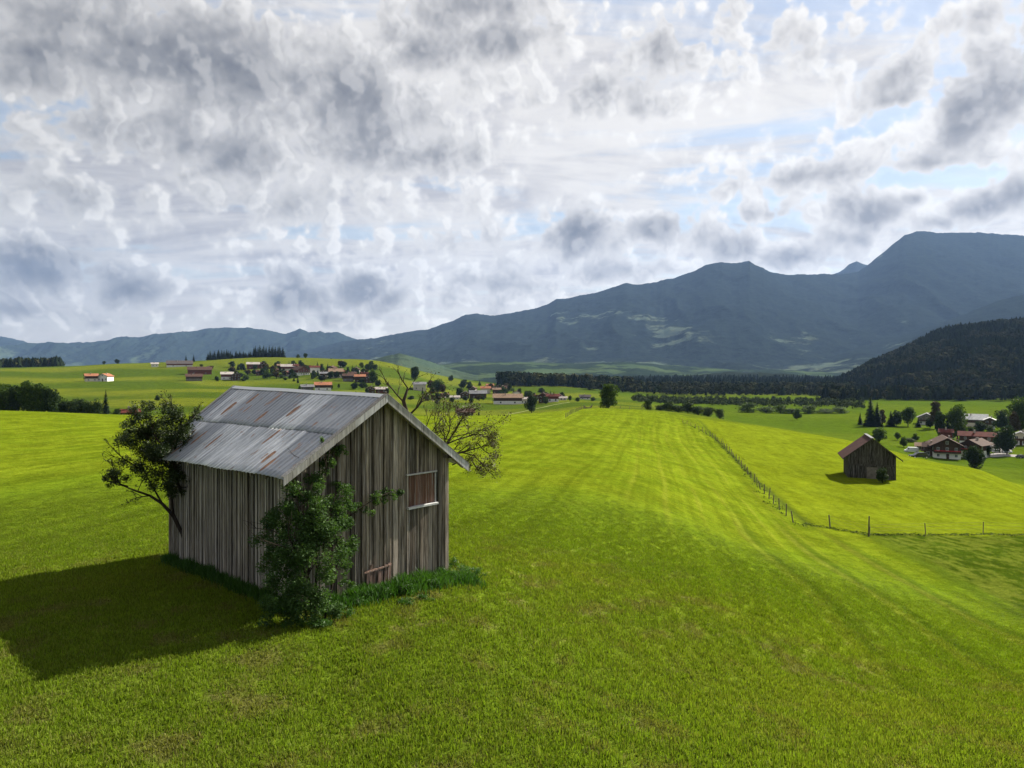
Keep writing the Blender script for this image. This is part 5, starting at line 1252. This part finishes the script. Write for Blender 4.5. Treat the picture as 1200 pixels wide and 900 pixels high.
# fences
def fence(pts, spacing, h, rad, label, wires=(.45, .8, 1.1), jitter=.12, weed=True):
    P = [hit(*p) if len(p) == 2 else PW(*p) for p in pts]
    P = [np.array([p[0], p[1]]) for p in P]
    out = []
    for a, b in zip(P[:-1], P[1:]):
        n = max(1, int(round(np.linalg.norm(b - a) / spacing))); out += [a + (b - a) * i / n for i in range(n)]
    out.append(P[-1]); base = out[0]; e = empty('fence', (base[0], base[1], z1(*base))); tag(e, label, 'fence')
    o3 = np.array([base[0], base[1], z1(*base)]); tops = []
    for i, p in enumerate(out):
        z = z1(*p); hh = h * rnd.uniform(.88, 1.1); t = np.array([p[0] + rnd.gauss(0, jitter), p[1] + rnd.gauss(0, jitter), z + hh])
        mb = MB(); b0 = np.array([p[0], p[1], z - .3]); mb.tube([b0 - o3, (b0 + t) / 2 - o3, t - o3], [rad * 1.05, rad, rad * .9], 7); mb.build('post', M['post'], e); tops.append((b0, t))
    for w in wires:
        mb = MB(); mb.tube([b0 + (t - b0) * (w + .3) / (h + .3) - o3 for b0, t in tops], .0045, 4); mb.build('wire', M['wire'], e)
    return out
M['post'] = plain('fence_post', (.11, .095, .08), .9, .3, 6, stretch=(1, 1, .3)); M['wire'] = plain('fence_wire', (.07, .07, .07), .6, .1, 2, 0)
fl = fence([(930,613),(906,591),(880,561),(860,537),(845,521),(832,511),(815,502),(800,495.5)], 4.4, 1.25, .06, 'old wooden post fence running up the meadow towards the crest')
fence([(973,617.5),(1018,629)], 40, 1.15, .07, 'short two-post wire fence at the meadow corner')
fence([(1019,627.5),(1085,626.5),(1152,625.5),(1260,627)], 7.2, 1.15, .045, 'thin wire fence closing the rough pasture below the lone barn')
b = hit(1018, 629); mb = MB(); mb.tube([(0, 0, -.3), (.02, 0, 1.0), (.05, 0, 2.0)], [.075, .07, .06], 8)
o = mb.build('corner_post', M['post'], loc=tuple(b)); tag(o, 'thick tall corner post at the top of the rough pasture', 'post')
fence([(663,489.5),(668,486),(676,482.5),(684,479),(694,476)], 5, 1.3, .08, 'short row of fence posts left of the lone crest tree')
fence([(727,478,285),(738,479,280),(752,480,275)], 6, 1.3, .08, 'low fence on the crest right of the lone tree')
# unmown weeds under the fences
cl = []; rs = random.Random(2)
for p in fl:
    for k in range(5): x, y = p[0] + rs.gauss(0, .35), p[1] + rs.gauss(0, 1.6); cl.append((x, y, z1(x, y) + .15, .30, .7, .14, 16))
V, Fq, R = leaves(cl, .14, 60, .4, .6); o = mesh_np('fence_weeds', V, Fq, M['leaf_dark'], None, False, {'rand': ('FACE', R)}); tag(o, 'dark unmown weeds along the foot of the long post fence', 'weeds', kind='stuff')
cl = []
for px in np.linspace(945, 1290, 90):
    py = 615 + (px - 945) * .17 if px < 1018 else 627.8
    b = hit(px + rs.gauss(0, 1), py + rs.gauss(0, .4)); cl.append((b[0], b[1], b[2] + .10, .7, .2, .14, 34))
V, Fq, R = leaves(cl, .13, 61, .4, .6); o = mesh_np('fence_weeds', V, Fq, M['leaf_dark'], None, False, {'rand': ('FACE', R)}); tag(o, 'dark tussock line along the top edge of the rough pasture', 'weeds', kind='stuff')

# draped strips: road by the hamlet, farm track
def strip(name, pts, w, mat, lift=.05):
    P = np.array([hit(*p)[:2] if len(p) == 2 else PW(*p)[:2] for p in pts]); Q = []
    for a, b in zip(P[:-1], P[1:]):
        n = max(2, int(np.linalg.norm(b - a) / 3)); Q += [a + (b - a) * i / n for i in range(n)]
    Q.append(P[-1]); Q = np.array(Q); tg = np.gradient(Q, axis=0); tg /= np.linalg.norm(tg, axis=1)[:, None]; nn = np.stack([-tg[:, 1], tg[:, 0]], 1)
    V = []; m = 5
    for i in range(len(Q)):
        for j in range(m): q = Q[i] + nn[i] * w * (j / (m - 1) - .5); V.append((q[0], q[1], z1(q[0], q[1]) + lift))
    Fs = [(i * m + j, (i + 1) * m + j, (i + 1) * m + j + 1, i * m + j + 1) for i in range(len(Q) - 1) for j in range(m - 1)]
    o = mesh_np(name, V, np.array(Fs, np.int32), mat, None, True)
    if o.data.polygons[0].normal.z < 0: o.data.flip_normals()
    tag(o, kind='structure'); return o
M['road'] = plain('gravel_road', (.22, .21, .20), .95, .15, 1.5); M['track'] = plain('farm_track', (.15, .17, .06), .95, .2, 1.0)
strip('road', [(1152,535),(1170,533.5),(1190,534.5),(1215,537),(1300,545)], 9, M['road'], .12)
strip('road', [(1172,533),(1184,522),(1190,515)], 5, M['road'], .15)
strip('path', [(566,490.5,395),(590,487.5,410),(612,484.5,430),(628,480,450),(645,476,480),(668,471,520)], 2.0, M['track'], .15)
# ------------------------------------------------------------------ air, sky, sun, camera
def haze():
    mb = MB(); mb.box((-13000, -12600, -95), (13000, 12700, 1830))
    m, nt, out = newmat('haze_air')
    v = nt.nodes.new('ShaderNodeVolumePrincipled'); v.inputs['Color'].default_value = (.33, .52, .91, 1)
    v.inputs['Density'].default_value = HAZE_D; v.inputs['Anisotropy'].default_value = .1
    nt.links.new(v.outputs[0], out.inputs['Volume'])
    o = mb.build('haze', m); tag(o, 'thin blue haze filling the valley air', 'haze', kind='stuff')
    return o
HAZE_D = 2.3e-5
haze()

CLOUDS = [ # bearing/elevation of the cloud masses as surveyed: px,py,rx,ry,strength
 (250,75,330,95,1.15),(420,120,150,110,1.1),(120,30,230,60,.9),(560,10,150,50,.9),(30,60,120,80,.9),(60,140,110,35,.5),
 (230,165,230,70,.95),(480,180,150,55,.9),(90,225,150,40,.7),(330,235,200,40,.65),(50,310,105,52,1.25),(150,340,75,34,1.0),(40,365,120,24,.8),(240,335,50,20,.5),(120,380,120,20,.6),
 (345,345,66,40,1.3),(430,348,58,42,1.25),(390,372,110,22,.7),(530,290,45,35,.7),(590,300,40,45,.6),(555,350,60,20,.5),
 (675,275,62,48,1.25),(775,268,55,34,1.15),(720,245,40,20,.7),(610,335,60,30,.95),(730,315,90,26,.95),(555,330,50,30,.8),(480,300,60,26,.6),
 (1015,250,60,38,1.1),(1070,233,34,16,.9),(1150,240,70,30,1.1),(1195,228,60,34,1.0),(940,300,90,30,1.0),(850,285,70,34,.95),(990,280,60,30,.9),(1100,262,60,22,.8),(900,250,60,22,.8),
 (960,205,100,26,.8),(1100,190,110,22,.75),(1050,118,60,22,.85),(1130,135,80,24,.5),(1150,20,120,45,.7),(780,55,75,50,.95),(700,105,120,55,.9),(600,45,100,60,.95),(480,60,110,80,1.0),(900,60,120,45,.5),(1000,40,120,40,.5),
 (870,220,90,26,.55),(90,210,160,40,.4),(1000,170,120,20,.35),(1180,180,70,22,.4),(300,250,120,26,.3),(520,235,110,22,.3)]
def sky():
    w = bpy.data.worlds.new('World'); S.world = w; w.use_nodes = True
    nt = w.node_tree; nt.nodes.clear(); g = NT(nt); g.dim = '2D'
    out = nt.nodes.new('ShaderNodeOutputWorld'); sk = nt.nodes.new('ShaderNodeTexSky')
    sk.sky_type = 'NISHITA'; sk.sun_disc = False; sk.sun_elevation = SUN_EL; sk.sun_rotation = SUN_AZ
    sk.air_density = 1.2; sk.dust_density = .6; sk.altitude = 800
    d = g.vmath('NORMALIZE', nt.nodes.new('ShaderNodeTexCoord').outputs['Generated'])
    sx = nt.nodes.new('ShaderNodeSeparateXYZ'); g.L.new(d, sx.inputs[0]); X, Y, Z = sx.outputs
    az = g.math('ARCTAN2', X, Y); el = g.math('ARCSINE', Z)
    P = g.comb(az, el, 0)
    # high thin deck, seen in perspective
    zz = g.math('ADD', g.math('MAXIMUM', Z, 0), .10)
    Q = g.comb(g.math('DIVIDE', X, zz), g.math('DIVIDE', Y, zz), 0)
    st = g.noise(g.vmath('MULTIPLY', Q, (.45, 1.1, 1)), 1.0, 8, .62, .4)
    st2 = g.noise(g.vmath('MULTIPLY', Q, (1.3, 2.6, 1)), 1.0, 6, .6, .3)
    # shape group: density of the low cumulus
    G = bpy.data.node_groups.new('cumulus', 'ShaderNodeTree')
    G.interface.new_socket('V', in_out='INPUT', socket_type='NodeSocketVector'); G.interface.new_socket('S', in_out='INPUT', socket_type='NodeSocketVector'); G.interface.new_socket('D', in_out='OUTPUT', socket_type='NodeSocketFloat'); G.interface.new_socket('L', in_out='OUTPUT', socket_type='NodeSocketFloat'); G.interface.new_socket('T', in_out='OUTPUT', socket_type='NodeSocketFloat')
    h = NT(G); h.dim = '2D'; gi = G.nodes.new('NodeGroupInput'); go = G.nodes.new('NodeGroupOutput')
    v = gi.outputs[0]
    wn = h.noise(v, 14, 4, .5, 0, True)
    vw = h.vmath('ADD', v, h.vmath('MULTIPLY', h.vmath('SUBTRACT', wn, (.5, .5, .5)), (.013, .011, 0)))
    mass = None
    for (px, py, rx, ry, sgt) in CLOUDS:
        a0 = math.atan((px - CXP) / F); e0 = math.atan((HY - py) / F * math.cos(a0))
        ra = rx / F * math.cos(a0) ** 2; re = ry / F * math.cos(a0) * math.cos(e0) ** 2
        dd = h.vmath('LENGTH', h.vmath('MULTIPLY', h.vmath('SUBTRACT', vw, (a0, e0, 0)), (1 / ra, 1 / re, 0)))
        q = h.math('MULTIPLY', h.math('SUBTRACT', 1.25, dd, clamp=False), sgt * .8)
        q = h.math('MULTIPLY', q, 1.0) if mass is None else q
        mass = q if mass is None else h.math('SMOOTH_MAX', mass, q, .25)
    big = h.math('SUBTRACT', h.math('MULTIPLY', h.math('SUBTRACT', h.noise(vw, 4.2, 2, .5), .5), 3.2), .12)
    mass = h.math('SMOOTH_MAX', mass, big, .3)
    mass = h.math('MAXIMUM', mass, -.42)
    sy = h.N.new('ShaderNodeSeparateXYZ'); h.L.new(v, sy.inputs[0]); ely = sy.outputs[1]
    def puff(vec):
        n = h.mix(h.mr(h.comb(0,0,0) if False else ely, .10, .30), h.noise(vec, 15, 7, .58), h.noise(vec, 6.0, 9, .57))
        b1 = h.voro(h.vmath('ADD', vec, h.vmath('MULTIPLY', h.vmath('SUBTRACT', wn, (.5, .5, .5)), (.007, .007, 0))), 26, 2.5, 'SMOOTH_F1', .6)
        nb = h.math('MULTIPLY', h.math('SUBTRACT', n, .5), 1.55)
        amp = h.mr(h.math('ADD', h.math('MULTIPLY', mass, .95), nb), -.25, .25, .05, 1.0)
        return h.math('ADD', nb, h.math('MULTIPLY', h.math('MULTIPLY', h.math('SUBTRACT', .36, b1), 1.05), amp))
    q0 = puff(vw); q1 = puff(h.vmath('ADD', vw, h.vmath('MULTIPLY', gi.outputs[1], (.016, .016, 0))))
    D = h.math('ADD', h.math('MULTIPLY', mass, 1.15), h.math('ADD', q0, .14))
    G.links.new(D, go.inputs[0]); G.links.new(h.math('SUBTRACT', q0, q1), go.inputs[1])
    G.links.new(h.math('ADD', h.math('MULTIPLY', mass, 1.0), h.math('MULTIPLY', q0, .50)), go.inputs[2])
    sdir = g.vmath('NORMALIZE', g.vmath('SUBTRACT', (SUN_AZ, SUN_EL + .15, 0), P))
    gn = nt.nodes.new('ShaderNodeGroup'); gn.node_tree = G; g.put(gn.inputs[0], P); g.put(gn.inputs[1], sdir)
    D0, DL, DT = gn.outputs
    # how near the sun this part of the sky is
    sunv = (math.sin(SUN_AZ) * math.cos(SUN_EL), math.cos(SUN_AZ) * math.cos(SUN_EL), math.sin(SUN_EL))
    cs = g.vmath('DOT_PRODUCT', d, sunv)
    near = g.mr(cs, .2, 1.0, 0, 1, 'LINEAR'); front = g.mr(cs, -.4, .7, .80, 1.0)
    # blue gaps
    skyc = nt.nodes.new('ShaderNodeBackground'); nt.links.new(sk.outputs[0], skyc.inputs[0]); skyc.inputs[1].default_value = .05
    K = SKY_K
    hi = g.mix(near, (.72, .70, .68, 1), (1.03, 1.0, .97, 1))
    lo = g.mix(near, (.44, .43, .45, 1), (.70, .69, .71, 1))
    deck = g.mix(g.mr(st2, .3, .7), lo, hi)
    deck = g.mix(g.mr(el, .14, .03, 0, .8), deck, g.mix(near, (.68, .65, .62, 1), (.98, .95, .92, 1)))
    cov = g.mr(g.math('ADD', st, g.math('MULTIPLY', g.math('SUBTRACT', st2, .5), .35)), .34, .50, .42, 1)
    cov = g.math('MAXIMUM', cov, g.mr(el, .30, .02, .3, .98))
    # cumulus colour: cores grey, rims white, side toward the sun brighter
    thick = g.mr(DT, -.02, .90, 0, 1)
    lit = g.mr(DL, -.50, .60, 0, 1, 'LINEAR')
    white = g.mix(near, (.76, .74, .71, 1), (1.08, 1.05, 1.02, 1))
    grey = g.mix(near, (.190, .187, .198, 1), (.24, .245, .275, 1))
    sh = g.math('MULTIPLY', thick, g.mr(lit, .1, 1.0, 1.0, .70, 'LINEAR'))
    cum = g.mix(sh, white, grey)
    lt = g.math('MULTIPLY', g.mr(lit, .48, .82), g.mr(thick, 0, .8, .8, .16, 'LINEAR'))
    cum = g.mix(lt, cum, g.mix(near, (1.05, 1.02, .97, 1), (1.12, 1.10, 1.08, 1)))
    al = g.mr(D0, -.22, .26)
    col = g.mix(al, deck, cum)
    acov = g.math('MAXIMUM', cov, al)
    col = g.mix(1.0, col, g.comb(front, front, front), 'MULTIPLY')
    bgc = nt.nodes.new('ShaderNodeBackground'); nt.links.new(col, bgc.inputs[0]); bgc.inputs[1].default_value = K
    mx = nt.nodes.new('ShaderNodeMixShader'); g.put(mx.inputs[0], acov)
    nt.links.new(skyc.outputs[0], mx.inputs[1]); nt.links.new(bgc.outputs[0], mx.inputs[2]); nt.links.new(mx.outputs[0], out.inputs[0])
    w.cycles.sampling_method = 'MANUAL'; w.cycles.sample_map_resolution = 512
EXPO = 1.5
SKY_K = .34
sky()
sun = bpy.data.lights.new('sun', 'SUN'); sun.energy = 5.0; sun.angle = math.radians(.55); sun.color = (1.0, .93, .80)
so = bpy.data.objects.new('sun', sun); COL.objects.link(so)
so.rotation_euler = (PI / 2 - SUN_EL, 0, PI - SUN_AZ)
cam = bpy.data.cameras.new('camera'); co = bpy.data.objects.new('camera', cam); COL.objects.link(co)
cam.sensor_fit = 'HORIZONTAL'; cam.sensor_width = 36; cam.lens = 36 * F / 1200.0
co.rotation_euler = (PI / 2, 0, 0); cam.shift_y = -(450 - HY) / 1200.0
cam.clip_start = .3; cam.clip_end = 60000
S.camera = co
vs = S.view_settings; vs.view_transform = 'Standard'; vs.look = 'None'; vs.exposure = EXPO; vs.gamma = 1.0
cy = S.cycles; cy.max_bounces = 5; cy.diffuse_bounces = 2; cy.glossy_bounces = 2; cy.transmission_bounces = 3; cy.transparent_max_bounces = 6; cy.volume_bounces = 1
cy.use_denoising = True; cy.use_adaptive_sampling = True; cy.adaptive_threshold = .01
try: cy.denoiser = 'OPENIMAGEDENOISE'
except Exception: pass
cy.sample_clamp_indirect = 4
